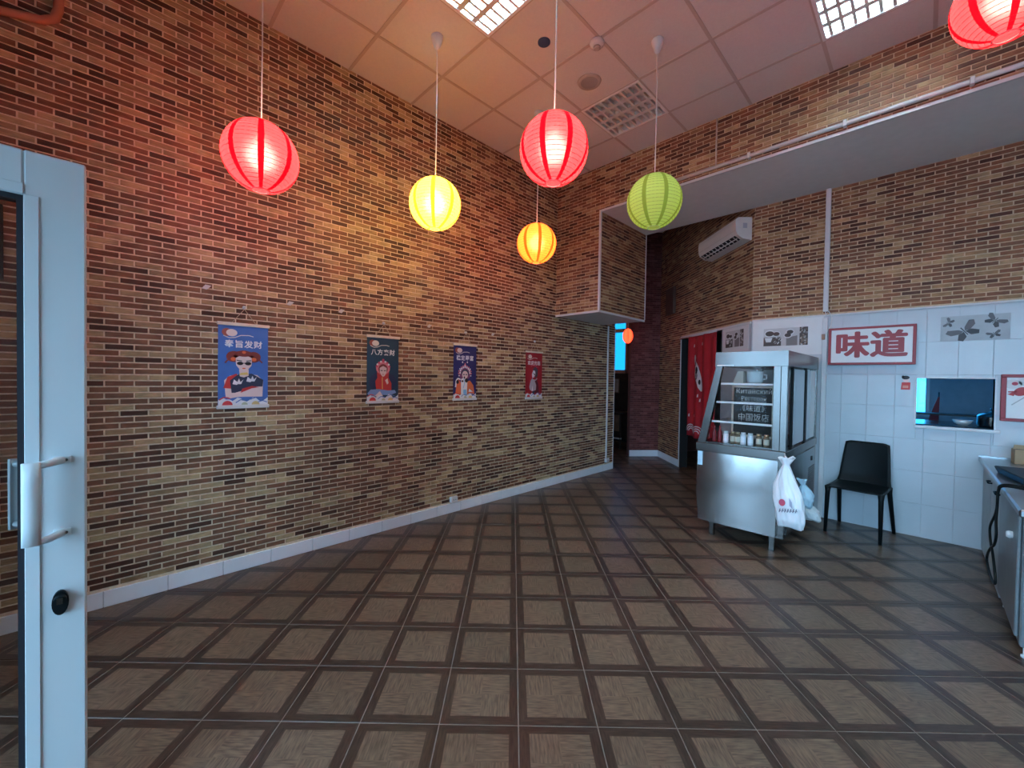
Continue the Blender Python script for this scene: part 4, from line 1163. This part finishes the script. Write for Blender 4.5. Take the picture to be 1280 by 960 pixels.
# ------------------------------------------------------------------ on the white wall
def wallthing(name, label, cat, x, z, w=0., group=None): return thing(name, label, cat, mat=frame((x, WY-.0055-w, z), (1, 0, 0)), group=group)
S = wallthing('sign_box', 'white sign box with red rim and two large red Chinese characters', 'sign', -.385, 1.82)
sw, sh = .328, .190
MB().box(-sw, sw, -sh, sh, .001, .070, bev=.003).build('case', RED, S)
MB().box(-sw+.024, sw-.024, -sh+.022, sh-.022, .0702, .0735).build('face', SIGNWHITE, S)
rim = MB()
for b in ((-sw, sw, -sh, -sh+.022), (-sw, sw, sh-.022, sh), (-sw, -sw+.024, -sh+.022, sh-.022), (sw-.024, sw, -sh+.022, sh-.022)): rim.box(*b, .070, .080, bev=.002)
rim.build('rim', RED, S)
text_mesh('lettering', '味道', .272, RED, S, 0, -.008, .0738, fat=.0115, spacing=1.02)

P = wallthing('butterfly_print', 'pale print of four grey butterflies on the white wall', 'print', .303, 1.952)
MB().box(-.205, .205, -.112, .112, .0002, .002).build('sheet', plain('print_pale', (.38, .42, .45), .5), P)
bf = MB()
def butterfly(cx, cy, s, a):
    ca, sa = math.cos(a), math.sin(a)
    def X(p): return (cx + s*(p[0]*ca-p[1]*sa), cy + s*(p[0]*sa+p[1]*ca))
    for k in (1, -1):
        bf.poly([X((x, y*k)) for x, y in ((0, .05), (.25, .2), (.6, .75), (.45, 1.0), (.1, .85), (-.1, .35))], .0024, 0)
        bf.poly([X((x, y*k)) for x, y in ((-.05, .05), (-.1, .45), (-.45, .75), (-.7, .55), (-.5, .15))], .0026, 1)
    bf.poly([X(p) for p in ((.35, .04), (.35, -.04), (-.4, -.03), (-.4, .03))], .0030, 1)
butterfly(-.06, -.025, .105, 2.2); butterfly(.12, .055, .070, .9); butterfly(-.155, .055, .045, 2.8); butterfly(.115, -.062, .045, 1.9)
bf.build('butterflies', [ink('moth_grey', (.10, .105, .115)), ink('moth_dark', (.045, .05, .055))], P)

def coffee_photo(par, w, h, seed):
    R = random.Random(seed); a = MB()
    a.poly([(-w, -h), (w, -h), (w, h), (-w, h)], .0022, 0)
    a.poly([(-w, -h), (-w*.18, -h), (-w*.18, h*.0), (-w, h*.0)], .0024, 2)
    a.poly([(w*.05, -h), (w*.55, -h), (w*.55, h*.1), (w*.05, -h*.1)], .0024, 3)
    a.poly([(w*.64, -h), (w, -h), (w, h), (w*.64, h)], .0024, 2)
    for (cx, cy, r) in ((-.72, .42, .20), (-.40, .36, .15), (.22, .52, .15), (.12, .16, .15)):
        a.ell(cx*w, cy*h, r*w*1.25, r*w*1.0, .0026, 1); a.ell(cx*w, cy*h, r*w, r*w*.7, .0028, 2)
    a.poly([(-.95*w, -.05*h), (-.58*w, -.05*h), (-.65*w, -.55*h), (-.88*w, -.55*h)], .0027, 1)
    for i in range(14):
        x, y = R.uniform(-.55, -.2)*w, R.uniform(-.95, -.05)*h; a.stroke([(x, y), (x+.08*w, y+.22*h)], .006, .0028, R.choice((0, 1, 3)))
    for i in range(40):
        x, y = R.uniform(.66, .97)*w, R.uniform(-.95, .95)*h; a.ell(x, y, .012, .008, .0028, R.choice((0, 3, 4)), 6, rot=R.uniform(0, 3))
    a.build('photo', [ink('photo_pale', (.55, .55, .55)), ink('photo_white', (.75, .76, .77)), ink('photo_dark', (.07, .055, .05)), ink('photo_mid', (.20, .18, .175)), ink('photo_brown', (.26, .17, .13))], par)
C1 = wallthing('coffee_print', 'white board with a coffee cup photo on the white wall above the display case', 'print', -1.115, 1.955)
MB().box(-.325, .345, -.205, .200, .0002, .003).build('board', SIGNWHITE, C1)
C1b = bpy.data.objects.new('photo_sheet', None); bpy.data.objects.remove(C1b)
coffee_photo(C1, .212, .100, 2)
for ch in [o for o in bpy.data.objects if o.parent == C1 and o.name.startswith('photo')]: ch.location.z = .0015
C2 = thing('coffee_print', 'dim coffee cup photo beside the red curtain on the slanting wall', 'print', mat=frame(P1 + DD*(DL-.36) + DN*.0045 + Vector((0, 0, 1.985)), DD))
MB().box(-.27, .30, -.17, .145, .0002, .003).build('board', SIGNWHITE, C2)
coffee_photo(C2, .20, .105, 7)
for ch in [o for o in bpy.data.objects if o.parent == C2 and o.name.startswith('photo')]: ch.location.z = .0015

St = wallthing('girl_sticker', 'small sticker of a figure in red under the sign box', 'sticker', -.123, 1.460)
s_ = MB()
s_.poly([(-.032, -.07), (.032, -.07), (.034, .0), (-.026, .0)], .0008, 1); s_.ell(.004, .022, .024, .022, .0010, 0); s_.ell(.0, .046, .028, .018, .0012, 2); s_.ell(-.018, .055, .010, .010, .0012, 2)
s_.poly([(-.02, -.03), (.02, -.03), (.02, -.055), (-.02, -.055)], .0012, 3)
s_.build('figure', [SK, INKRED, INKBLACK, ink('salmon', (.65, .30, .24))], St)

A = wallthing('framed_picture', 'red framed picture of white blossoms and zigzags right of the hatch', 'picture', .765, 1.342)
aw, ah = .30, .198
fr = MB()
for b in ((-aw, aw, -ah, -ah+.026), (-aw, aw, ah-.026, ah), (-aw, -aw+.030, -ah+.026, ah-.026), (aw-.030, aw, -ah+.026, ah-.026)): fr.box(*b, .001, .045, bev=.003)
fr.build('frame', RED, A)
MB().box(-aw+.030, aw-.030, -ah+.026, ah-.026, .001, .030).build('canvas', SIGNWHITE, A)
g = MB()
for k in range(9):
    x = -.145 + .045*k
    g.stroke([(x + (.012 if i % 2 else -.006) - .002*i, .02-.020*i) for i in range(10)], .010, .0304, 1)
for (cx, cy, r) in ((-.235, .115, .050), (-.16, .135, .045), (-.07, .12, .05), (.06, .11, .06), (.19, .12, .05)):
    g.ell(cx, cy, r, r*.8, .0306, 0); g.ell(cx+.01, cy+.005, r*.35, r*.3, .0310, 1)
g.ell(-.19, .055, .045, .034, .0308, 2, rot=.6); g.stroke([(-.26, .05), (-.15, .06), (-.02, .09)], .012, .0309, 2); g.stroke([(-.24, -.06), (-.15, .03), (-.05, .06)], .008, .0309, 3)
g.poly([(-.265, .03), (-.21, .065), (-.23, .015)], .0309, 2)
g.build('painted_motif', [ink('blossom', (.62, .62, .62)), ink('zigzag_red', (.33, .03, .06)), ink('leaf_red', (.40, .04, .05)), ink('stem_grey', (.40, .42, .42))], A)

# ------------------------------------------------------------------ display case
CASEGLASS = glass_mat('case_glass', (.97, .98, .98), .10)
def build_case():
    Y0, Y1 = 3.985, 5.33; X0 = -1.497; X1 = -.788
    T = thing('display_case', 'stainless steel display case with slanted glass in front of the white wall', 'display case', (X0, Y0, 0))
    L = Y1-Y0; W = X1-X0           # local: x 0..W, y 0..L
    STEEL = steel_mat('case_frame_steel', (.19, .178, .170), .24)
    # cabinet body with slightly bellied customer side
    prof = [(.030, .135), (W-.004, .135), (W-.004, .792), (-.004, .792), (.002, .40)]
    bd = MB().prism(prof, .004, L, 'xz'); bd.f = [f[::-1] for f in bd.f]
    bd = bd.build('cabinet', STEEL, T)
    ep = MB().prism([(.034, .15), (W-.055, .15), (W-.055, .782), (.0, .782), (.006, .40)], -.004, .0035, 'xz')
    ep.v = [(x, y-.040*(.79-z)/.64 if y < 0 else y, z) for x, y, z in ep.v]          # lower edge stands out a little
    ep.build('end_panel', steel_mat('polished_panel', (.36, .34, .33), .14), bd)
    MB().box(W-.048, W-.004, -.004, .0035, .14, .788, bev=.0015).build('corner_strip', STEEL, bd)
    MB().box(W-.0035, W+.006, .06, L-.06, .16, .78, bev=.002).build('service_panel', STEELD, bd)
    v = MB()
    for i in range(9):
        for j in range(16):
            yy, zz = L-.42+.034*i, .26+.022*j
            v.box(W+.0062, W+.0075, yy, yy+.020, zz, zz+.010)
    v.build('vent_grille', BLACK, bd)
    for yy, zz in ((.312, .585), (.533, .385)): MB().tube([(W+.004, yy, zz), (W+.05, yy, zz), (W+.062, yy, zz+.02)], .005, 8).build('hook', STEEL, bd)
    MB().box(W+.006, W+.010, L-.30, L-.24, .66, .70).build('switch_panel', BLACK, bd)
    # ledge
    MB().box(-.014, W+.004, -.012, L+.004, .792, .866, bev=.004).build('ledge', STEEL, T)
    # uprights of the glass house
    dx = .148
    def xl(z): return -.001 + dx*(z-.866)/(1.578-.866)
    def lpost(y0, y1):
        p = MB().prism([(xl(.866), .866), (xl(.866)+.068, .866), (xl(1.578)+.055, 1.578), (xl(1.578), 1.578)], y0, y1, 'xz'); p.f = [f[::-1] for f in p.f]
        p.build('sloping_post', STEEL, T)
    lpost(0, .045); lpost(L-.045, L)
    MB().box(W-.102, W-.050, 0, .03, .866, 1.578, bev=.002).build('post', STEEL, T)
    MB().box(W-.048, W-.002, 0, .05, .866, 1.578, bev=.002).build('post', STEEL, T)
    MB().box(W-.06, W-.002, L-.05, L, .866, 1.578, bev=.002).build('post', STEEL, T)
    # canopy
    cp = MB().prism([(xl(1.578)-.004, 1.578), (W+.002, 1.578), (W+.002, 1.706), (xl(1.706)-.028, 1.706)], -.010, L+.004, 'xz'); cp.f = [f[::-1] for f in cp.f]
    cp = cp.build('canopy', STEEL, T)
    MB().box(.16, .30, -.014, -.0105, 1.582, 1.590).build('chrome_strip', STEELM, cp)
    # glass
    def pane(name, quad, th=.004):
        m = MB(); a = [Vector(p) for p in quad]; n = (a[1]-a[0]).cross(a[2]-a[0]).normalized()*th
        m.v = [tuple(p) for p in a]+[tuple(p+n) for p in a]
        for q in ((3, 2, 1, 0), (4, 5, 6, 7), (0, 1, 5, 4), (1, 2, 6, 5), (2, 3, 7, 6), (3, 0, 4, 7)): m.face(q)
        m.build(name, CASEGLASS, T)
    pane('end_glass', [(xl(.866)+.066, .012, .866), (W-.10, .012, .866), (W-.10, .012, 1.578), (xl(1.578)+.053, .012, 1.578)])
    pane('front_glass', [(xl(.866)+.01, .046, .866), (xl(1.578)+.01, .046, 1.578), (xl(1.578)+.01, L-.046, 1.578), (xl(.866)+.01, L-.046, .866)])
    pane('far_end_glass', [(xl(.866)+.066, L-.016, .866), (W-.06, L-.016, .866), (W-.06, L-.016, 1.578), (xl(1.578)+.053, L-.016, 1.578)])
    MB().box(W-.022, W-.016, .30, .80, .886, 1.56).build('sliding_door', glass_mat('frosted_door', (.55, .66, .72), 2.2), T)
    MB().box(W-.030, W-.010, .79, .85, .870, 1.574, bev=.002).build('door_stile', BLACKP, T)
    MB().box(W-.034, W-.014, .27, .302, .870, 1.574, bev=.002).build('door_stile', BLACKP, T)
    MB().box(W-.014, W-.008, .85, L-.06, .886, 1.56).build('sliding_door', glass_mat('frosted_door_2', (.55, .66, .72), 2.2), T)
    MB().box(.02, W-.06, .05, L-.05, .8665, .874).build('deck', STEEL, T)
    for z in (1.072, 1.252, 1.420):
        sh_ = MB().box(xl(z)+.07, W-.075, .035, .50, z-.004, z+.004).build('glass_shelf', GLASS, T)
        MB().box(xl(z)+.07, W-.075, .022, .035, z-.009, z+.009, bev=.002).build('shelf_edge', SIGNWHITE, sh_)
    for (x, y) in ((.10, .05), (W-.12, .05), (.10, L-.10), (W-.12, L-.10)):
        MB().box(x, x+.042, y, y+.042, 0, .137, bev=.003).build('leg', STEEL, T)
    MB().box(.008, .052, -.0165, -.0150, .655, .785).build('paper_note', BAGBLUE, T, label='pale blue paper note stuck on the corner')
    return T
case = build_case()
CX0, CY0 = -1.497, 3.985
# jars and bottles on the lowest deck
JG = glass_mat('jar_glass', (.80, .82, .80), 1.0)
def jar(x, y, z, r, h, col, lid, label, cat='jar', neck=False):
    t = thing('sauce_bottle' if neck else 'spice_jar', label, cat, (x, y, z), group='jars and bottles in the display case')
    m = plain('contents', col, .5)
    if neck:
        MB().lathe([(r*.9, 0), (r, .006), (r, h*.62), (r*.45, h*.78), (r*.38, h*.92)], 14, cap0=True).build('bottle', m, t)
        MB().lathe([(r*.46, h*.90), (r*.46, h)], 12, cap0=True, cap1=True).build('cap', lid, t)
    else:
        MB().lathe([(r*.9, 0), (r, .005), (r, h*.74), (r*.8, h*.80)], 14, cap0=True, cap1=True).build('body', m, t)
        MB().lathe([(r*.86, h*.80), (r*.86, h*.985), (r*.8, h)], 14, cap0=True, cap1=True).build('lid', lid, t)
        MB().lathe([(r*1.01, h*.18), (r*1.01, h*.62)], 14).build('paper_label', INKWHITE if col[0] > .4 else plain('jar_label', (.55, .50, .40), .6), t)
REDB = (.22, .012, .015); WHT = (.72, .74, .78); BRN = (.14, .09, .05)
GOLDM = steel_mat('jar_lid_gold', (.62, .48, .28), .3)
spec_ = [(-1.385, REDB, True, 'dark red sauce bottle at the left end of the case deck'), (-1.340, REDB, True, 'second dark red sauce bottle, beside the white jar'),
         (-1.283, WHT, False, 'white jar next to the red sauce bottles in the case'), (-1.225, BRN, False, 'brown spice jar right of the first white jar'),
         (-1.185, BRN, False, 'narrow brown spice jar before the second white jar'), (-1.140, WHT, False, 'second white jar from the left on the case deck'),
         (-1.080, WHT, False, 'third white jar, in the middle of the case deck'), (-1.015, BRN, False, 'brown jar with gold lid right of the white jars'), (-.955, BRN, False, 'brown jar with gold lid at the right end of the deck')]
for i, (x, c, nk, lb) in enumerate(spec_):
    jar(x, 4.085 + .01*(i % 2), .8742, .019 if nk else .023, .150 if nk else .108, c, plain('lid_red', (.3, .02, .02), .5) if nk else (GOLDM if c is BRN else SIGNWHITE), lb, 'bottle' if nk else 'jar', nk)
# pot and bowl on the top shelf
pt = thing('rice_pot', 'small white pot on the top shelf of the display case', 'pot', (-1.085, 4.20, 1.4245))
MB().lathe([(.045, 0), (.062, .02), (.066, .105), (.070, .110), (.060, .108), (.056, .02), (.001, .012)], 24, cap0=True).build('pot', SIGNWHITE, pt)
MB().tube([(.066, 0, .085), (.092, 0, .08), (.092, 0, .045), (.064, 0, .04)], .006, 8).build('handle', SIGNWHITE, pt)
bx = MB().prism([(-.09, 0), (.0, 0), (.0, .115), (-.045, .115)], -.05, .05, 'xz'); bx.f = [f[::-1] for f in bx.f]
bx = bx.build('paper_wedge_box', plain('kraft_pale', (.52, .42, .33), .8)); bx.location += Vector((-1.165, 4.19, 1.4245))
tag(bx, 'pale cardboard wedge box beside the pot on the top shelf', 'box')
# chalk menu board standing in the case
cbd = thing('chalkboard', 'black chalkboard menu with cream frame standing inside the display case', 'chalkboard', mat=frame((-1.235, 4.72, .8742), (1, 0, 0)))
bw_, bh_ = .195, .525
MB().box(-bw_+.018, bw_-.018, .018, bh_-.018, 0, .010).build('slate', BOARD, cbd)
for b in ((-bw_, bw_, 0, .020), (-bw_, bw_, bh_-.020, bh_), (-bw_, -bw_+.020, .020, bh_-.020), (bw_-.020, bw_, .020, bh_-.020)):
    MB().box(*b, -.004, .016, bev=.002).build('frame_rail', CREAMWOOD, cbd)
for s__, y, sz in (('Китайский', .466, .068), ('Ресторан', .394, .054), ('《味道》', .288, .072), ('中国饭店', .200, .076)):
    text_mesh('chalk_lettering', s__, sz, CHALK, cbd, .01, y, .0104, bold=-.0004, sx=.95)
MB().tube([(0, .40, -.006), (0, .004, -.14)], .008, 6).build('prop', CREAMWOOD, cbd)
# small dark remote lying on the canopy
tag(MB().box(-1.02, -.955, 4.30, 4.42, 1.7065, 1.722, bev=.004).build('remote_control', BLACKP), 'small black remote lying on top of the display case', 'remote')

# bags hanging on the corner of the case
def bag(name, label, x, y, z1, z0, w, dpt, mat, seed, tie=.10):
    R = random.Random(seed); t = thing(name, label, 'bag', (x, y, z0))
    h = z1-z0; ph = [R.uniform(0, 6) for _ in range(6)]
    m = MB(); n = 56; rows = 44
    for j in range(rows+1):
        v = j/rows
        if v < 1-tie: wv = w*(1-.05*math.cos(v*3)) * (.98 - .78*max(0, (v-.42)/(1-tie-.42))**1.4); dv = dpt*(.9-.72*max(0, (v-.35)/(1-tie-.35)))
        else:
            k = (v-1+tie)/tie; wv = w*(.20+.34*k); dv = dpt*(.18+.25*k)
        if v < .10: wv *= .90+1.0*v; dv *= .35+6.5*v
        for i in range(n):
            a = 2*PI*i/n
            wr = 1+.09*math.sin(5*a+ph[0]+4*v)*(.4+v)+.07*abs(math.sin(4.5*a+ph[1]-7*v))+.045*math.sin(14*a+ph[2]+17*v)
            m.v.append((wv/2*math.cos(a)*wr + .012*math.sin(v*5+ph[3]) - .02*v, dv/2*math.sin(a)*wr, h*v + .006*math.sin(3*a+ph[4])))
    for j in range(rows):
        for i in range(n):
            i2 = (i+1) % n; m.face((j*n+i, j*n+i2, (j+1)*n+i2, (j+1)*n+i), 0, True)
    m.face(list(range(n))[::-1]); m.face([rows*n+i for i in range(n)])
    m.build('bag_body', mat, t)
    return t
b1 = bag('plastic_bag', 'white plastic shopping bag tied to the corner of the display case', -.735, 3.872, .835, .285, .195, .12, BAGWHITE, 4)
pm = MB()
def on_bag(pts, mat):
    b = len(pm.v); pm.v += [(p[0], -.0665-.004, p[1]) for p in pts]; pm.face(range(b, b+len(pts)), mat)
on_bag([(-.035+.022*math.cos(2*PI*i/12), .205+.028*math.sin(2*PI*i/12)) for i in range(12)], 0)
on_bag([(.015, .19), (.035, .17), (.03, .22), (.012, .25)], 1)
for k in range(7):
    x = -.055+.018*k; on_bag([(x, .125+.003*k), (x+.005, .125+.003*k), (x+.012, .155+.003*k), (x+.006, .155+.003*k)], 2)
    on_bag([(x+.006, .136+.003*k), (x+.015, .136+.003*k), (x+.015, .141+.003*k), (x+.006, .141+.003*k)], 2)
pm.build('printed_mark', [ink('bag_red', (.55, .06, .12)), ink('bag_grey', (.36, .38, .48)), ink('bag_dark', (.10, .10, .16))], b1)
MB().tube([(-.02, .0, .545), (-.045, .05, .555), (-.06, .10, .57)], .006, 6).tube([(-.02, .0, .54), (.02, -.01, .57), (.03, 0, .555)], .008, 6).build('tied_handles', BAGWHITE, b1)
b2 = bag('plastic_bag', 'pale blue plastic bag on the service side behind the white bag', -.704, 4.30, .60, .36, .13, .10, BAGBLUE, 9, .2)
b3 = bag('plastic_bag', 'crumpled clear-white bag low on the service side of the case', -.698, 4.52, .40, .20, .15, .12, plain('clear_bag', (.62, .68, .70), .25, bump=.3), 12, .3)

# ------------------------------------------------------------------ black plastic chair
def build_chair():
    c = thing('plastic_chair', 'black plastic shell chair against the white tiled wall', 'chair', (-.415, 5.175, 0), math.radians(-6.5))
    def seat(u, v):       # u across, v front to back
        x = (-.215 + .43*u)*(1-.03*v); y = -.235 + .40*v
        z = .452 - .020*math.sin(PI*min(1, v*1.05))*(1-(2*u-1)**2*.6) - .010*(1-v)**3
        return (x, y, z)
    MB().grid(seat, 16, 14, .012).build('seat', BLACKP, c)
    def back(u, v):
        wv = .200 - .030*v**1.2 + (.012 if v < .15 else 0)*(1-v/.15 if v < .15 else 0)
        s = 2*u-1; e = 1.0
        x = s*wv
        y = .150 + .025*min(1, v*5) + .075*v - .030*(1-s*s)*0 + .028*(s*s)*(-1)*(1-v) + .020*(1-s*s)
        z = .436 + .42*v - (.014*max(0, abs(s)-.8)/.2 if v > .93 else 0)
        return (x, y, z)
    MB().grid(back, 16, 16, .012).build('backrest', BLACKP, c)
    def leg(a, b, r0, r1):
        m = MB().tube([a, tuple(Vector(a).lerp(Vector(b), .12)), b], 0, 8, rs=[r0*1.35, r0, r1], smooth=True); m.build('leg', BLACKP, c)
    leg((-.195, -.215, .445), (-.205, -.232, 0), .020, .014); leg((.195, -.215, .445), (.200, -.232, 0), .020, .014)
    leg((-.190, .145, .450), (-.200, .232, 0), .020, .014); leg((.190, .145, .450), (.222, .232, 0), .020, .014)
    for s_ in (-1, 1):
        MB().tube([(s_*.196, -.21, .437), (s_*.192, .0, .430), (s_*.188, .15, .444)], .013, 8).build('side_rail', BLACKP, c)
build_chair()

# ------------------------------------------------------------------ counter at the right
STEELT = steel_mat('counter_steel', (.36, .38, .40), .30)
CABG = plain('cabinet_grey', (.36, .39, .40), .45)
CABD = plain('cabinet_dark_grey', (.15, .17, .18), .35, var=.1)
sl = thing('counter_top', 'stainless steel worktop along the right side under the red picture', 'worktop', (.355, 3.28, .78))
MB().box(0, .70, 0, 2.155, 0, .040, bev=.008).build('slab', STEELT, sl)
MB().box(0, .70, 2.13, 2.155, .040, .052).build('upstand', STEELT, sl)
cab = thing('base_cabinet', 'light grey base cabinet under the worktop against the tiled wall', 'cabinet', (.385, 4.22, 0))
MB().box(.02, .64, 0, 1.215, .0, .779).build('carcass', CABG, cab)
for k in range(2):
    d_ = MB().box(.0, .0195, .004+.607*k, .604+.607*k, .03, .770, bev=.002).build('cabinet_door', CABG, cab)
    hy = .10+.46*k
    MB().tube([(.0, hy, .70), (-.020, hy, .70), (-.020, hy+.10, .70), (0, hy+.10, .70)], .006, 8).build('door_handle', BLACKP, d_)
fr_ = thing('steel_fridge_counter', 'dark steel fridge unit under the near end of the worktop', 'fridge', (.385, 3.44, 0))
MB().box(.004, .64, 0, .775, .06, .779, bev=.006).build('body', CABD, fr_)
fd = MB().box(-.012, .0035, .03, .745, .10, .765, bev=.004).build('fridge_door', CABD, fr_)
MB().lathe([(.018, 0), (.022, .012), (.016, .024), (.001, .026)], 16).build('knob', SIGNWHITE, fd)
kn = [o for o in bpy.data.objects if o.name.startswith('knob')][-1]; kn.rotation_euler = (0, -PI/2, 0); kn.location = (-.0118, .19, .605)
MB().box(.03, .60, .03, .745, .02, .0595).build('plinth', BLACK, fr_)
for (x, y) in ((.02, .03), (.60, .03), (.02, .72), (.60, .72)):
    MB().lathe([(.018, 0), (.018, .012), (.010, .016), (.010, .058)], 12, (x+.01, y, 0), cap0=True).build('foot', SIGNWHITE, fr_)
# things on the worktop (top at z .82)
ZT = .8205
cbx = thing('cardboard_box', 'small open cardboard box on the worktop near the wall', 'box', (.575, 5.20, ZT), .1)
MB().box(-.055, .055, -.05, .05, 0, .115, bev=.002).build('carton', CARD, cbx)
MB().prism([(-.055, .115), (.055, .115), (.050, .150), (-.050, .150)], -.004, .002, 'xz').build('flap', CARD, cbx)
MB().box(-.048, .048, -.03, .03, .1152, .118).build('opening', DARKWOOD, cbx)
btl = thing('plastic_bottle', 'clear plastic bottle beside the cardboard box at the photo edge', 'bottle', (.690, 5.16, ZT))
MB().lathe([(.040, 0), (.045, .01), (.045, .13), (.032, .17), (.014, .195), (.014, .215)], 18, cap0=True).build('bottle', glass_mat('clear_plastic', (.80, .88, .92), 1.4), btl)
MB().lathe([(.016, .2), (.016, .222)], 12, cap0=True, cap1=True).build('cap', SIGNWHITE, btl)
lap = thing('black_tray', 'flat black tray lying on the worktop', 'tray', (.62, 4.30, ZT), .15)
MB().prism([(-.19, 0), (.19, 0), (.21, .045), (-.21, .045)], -.28, .28, 'xz').build('tray_body', BLACKP, lap)
MB().box(-.205, .205, -.275, .275, .0452, .049, bev=.001).build('rim', BLACK, lap)
cb_ = thing('power_cable', 'black power cable looping down over the front of the worktop', 'cable', (0, 0, 0))
cpts = [(.62, 3.60, .832), (.50, 3.72, .840), (.42, 3.80, .845), (.352, 3.85, .836), (.337, 3.87, .80), (.335, 3.88, .72), (.335, 3.95, .64), (.33, 4.13, .52), (.33, 4.10, .44), (.33, 3.96, .39), (.33, 3.83, .32), (.33, 3.78, .27),
        (.33, 3.86, .235), (.33, 4.08, .225), (.33, 4.24, .26), (.33, 4.20, .32), (.33, 4.05, .40), (.33, 3.90, .46), (.33, 3.82, .54), (.33, 3.85, .62), (.335, 3.88, .71), (.337, 3.88, .80), (.352, 3.87, .842), (.42, 3.83, .852), (.55, 3.75, .842), (.72, 3.72, .832)]
def smooth_path(p, k=6):
    out = []; p = [Vector(q) for q in p]
    for i in range(len(p)-1):
        a, b, c, d = p[max(i-1, 0)], p[i], p[i+1], p[min(i+2, len(p)-1)]
        for j in range(k):
            t = j/k; out.append(.5*((2*b) + (c-a)*t + (2*a-5*b+4*c-d)*t*t + (3*b-a-3*c+d)*t**3))
    return out+[p[-1]]
cpts = [(a, b+ (0), c) for a, b, c in cpts]
MB().tube(smooth_path(cpts), .0065, 8).build('cable', BLACKP, cb_)

# ------------------------------------------------------------------ inside the kitchen
kc = thing('kitchen_worktop', 'dark kitchen worktop just behind the serving hatch', 'worktop', (-.30, 5.62, 0))
MB().box(0, 1.6, 0, .70, 1.02, 1.06, bev=.004).build('slab', STEELD, kc)
for (x, y) in ((.03, .03), (1.53, .03), (.03, .63), (1.53, .63)): MB().box(x, x+.04, y, y+.04, 0, 1.02).build('leg', STEELD, kc)
ks = thing('kitchen_shelf', 'dark rack board standing on the kitchen worktop', 'shelf', (.20, 6.05, 1.0605))
MB().box(-.45, .45, -.10, .10, .075, .090).build('board', BLACKP, ks)
for x in (-.42, .40): MB().box(x, x+.02, -.09, .09, 0, .075).build('support', BLACKP, ks)
pn = thing('cooking_pot', 'shiny dark pot with lid behind the right side of the hatch', 'pot', (.46, 5.84, 1.0605))
MB().lathe([(.085, 0), (.10, .01), (.10, .09), (.104, .093)], 28, cap0=True).build('pot_body', STEELD, pn)
MB().lathe([(.103, .0935), (.09, .112), (.05, .130), (.012, .136), (.012, .15), (.020, .155), (.018, .17), (.001, .172)], 28).build('lid', STEELD, pn)
pn2 = thing('steel_bowl', 'small shiny steel bowl on the kitchen worktop behind the hatch', 'bowl', (.27, 5.80, 1.0605))
MB().lathe([(.03, 0), (.055, .02), (.07, .05), (.066, .05), (.05, .022), (.001, .008)], 24, cap0=True).build('bowl', STEELM, pn2)
pl = thing('red_cloth', 'dark red folded cloth hanging near the kitchen window', 'cloth', (.045, 6.35, 1.0605), 0)
MB().prism([(0, 0), (.075, 0), (.080, .25), (.066, .25), (.030, .12)], -.03, .03, 'xz').build('cloth', plain('dark_red_cloth', (.16, .015, .02), .8), pl)
MB().tube([(.073, 0, 0), (.073, 0, .30)], .006, 8).build('stand_rod', STEELD, pl)
# ------------------------------------------------------------------ inside the far room
fc = thing('dark_cabinet', 'tall dark cabinet in the far room below the window', 'cabinet', (-5.10, 8.62, 0))
MB().box(-.26, .40, -.20, .28, .06, 1.58, bev=.005).build('carcass', DARKWOOD, fc)
MB().box(-.25, .06, -.216, -.2005, .08, 1.56, bev=.003).build('cabinet_door', DARKWOOD, fc)
MB().box(.07, .39, -.216, -.2005, .08, 1.56, bev=.003).build('cabinet_door', DARKWOOD, fc)
MB().box(-.25, .39, -.18, .26, 0, .06).build('plinth', BLACK, fc)
fp = thing('framed_photo', 'small pale framed photo on the dark far-room cabinet', 'picture', mat=frame((-5.06, 8.402, 1.29), (1, 0, 0)))
for b in ((-.12, .12, -.17, -.15), (-.12, .12, .15, .17), (-.12, -.10, -.15, .15), (.10, .12, -.15, .15)): MB().box(*b, 0, .014).build('frame_rail', BROWNWOOD, fp)
MB().box(-.10, .10, -.15, .15, 0, .006).build('photo', plain('old_photo', (.42, .32, .26), .5, var=.3), fp)
ft = thing('dark_table', 'dark table with brown front panel in the far room', 'table', (-4.75, 7.75, 0))
MB().box(-.30, .40, -.25, .25, .72, .75, bev=.004).build('table_top', DARKWOOD, ft)
MB().box(-.25, .35, -.21, -.195, .36, .70).build('front_panel', BROWNWOOD, ft)
MB().box(-.28, .38, -.23, -.20, .20, .23, bev=.003).build('foot_rail', STEELM, ft)
for (x, y) in ((-.28, -.23), (.34, -.23), (-.28, .20), (.34, .20)): MB().box(x, x+.035, y, y+.035, 0, .72).build('leg', DARKWOOD, ft)

# unseen globe lamp, added only to light the far room
gl_ = thing('added_globe_lamp', 'added warm globe lighting the far room, unseen behind the left wall', 'lamp', (-5.7, 7.5, 3.78))
MB().lathe([(.002, 0)] + [(.15*math.sin(PI*i/12), .15-.15*math.cos(PI*i/12)) for i in range(1, 12)] + [(.03, .30)], 24, cap0=True).build('globe', emit_mat('added_globe_glow', (1, .72, .45), 9.0), gl_)
MB().lathe([(.05, .296), (.07, .32), (.07, .42)], 20, cap1=True).build('ceiling_base', WPAINT, gl_)
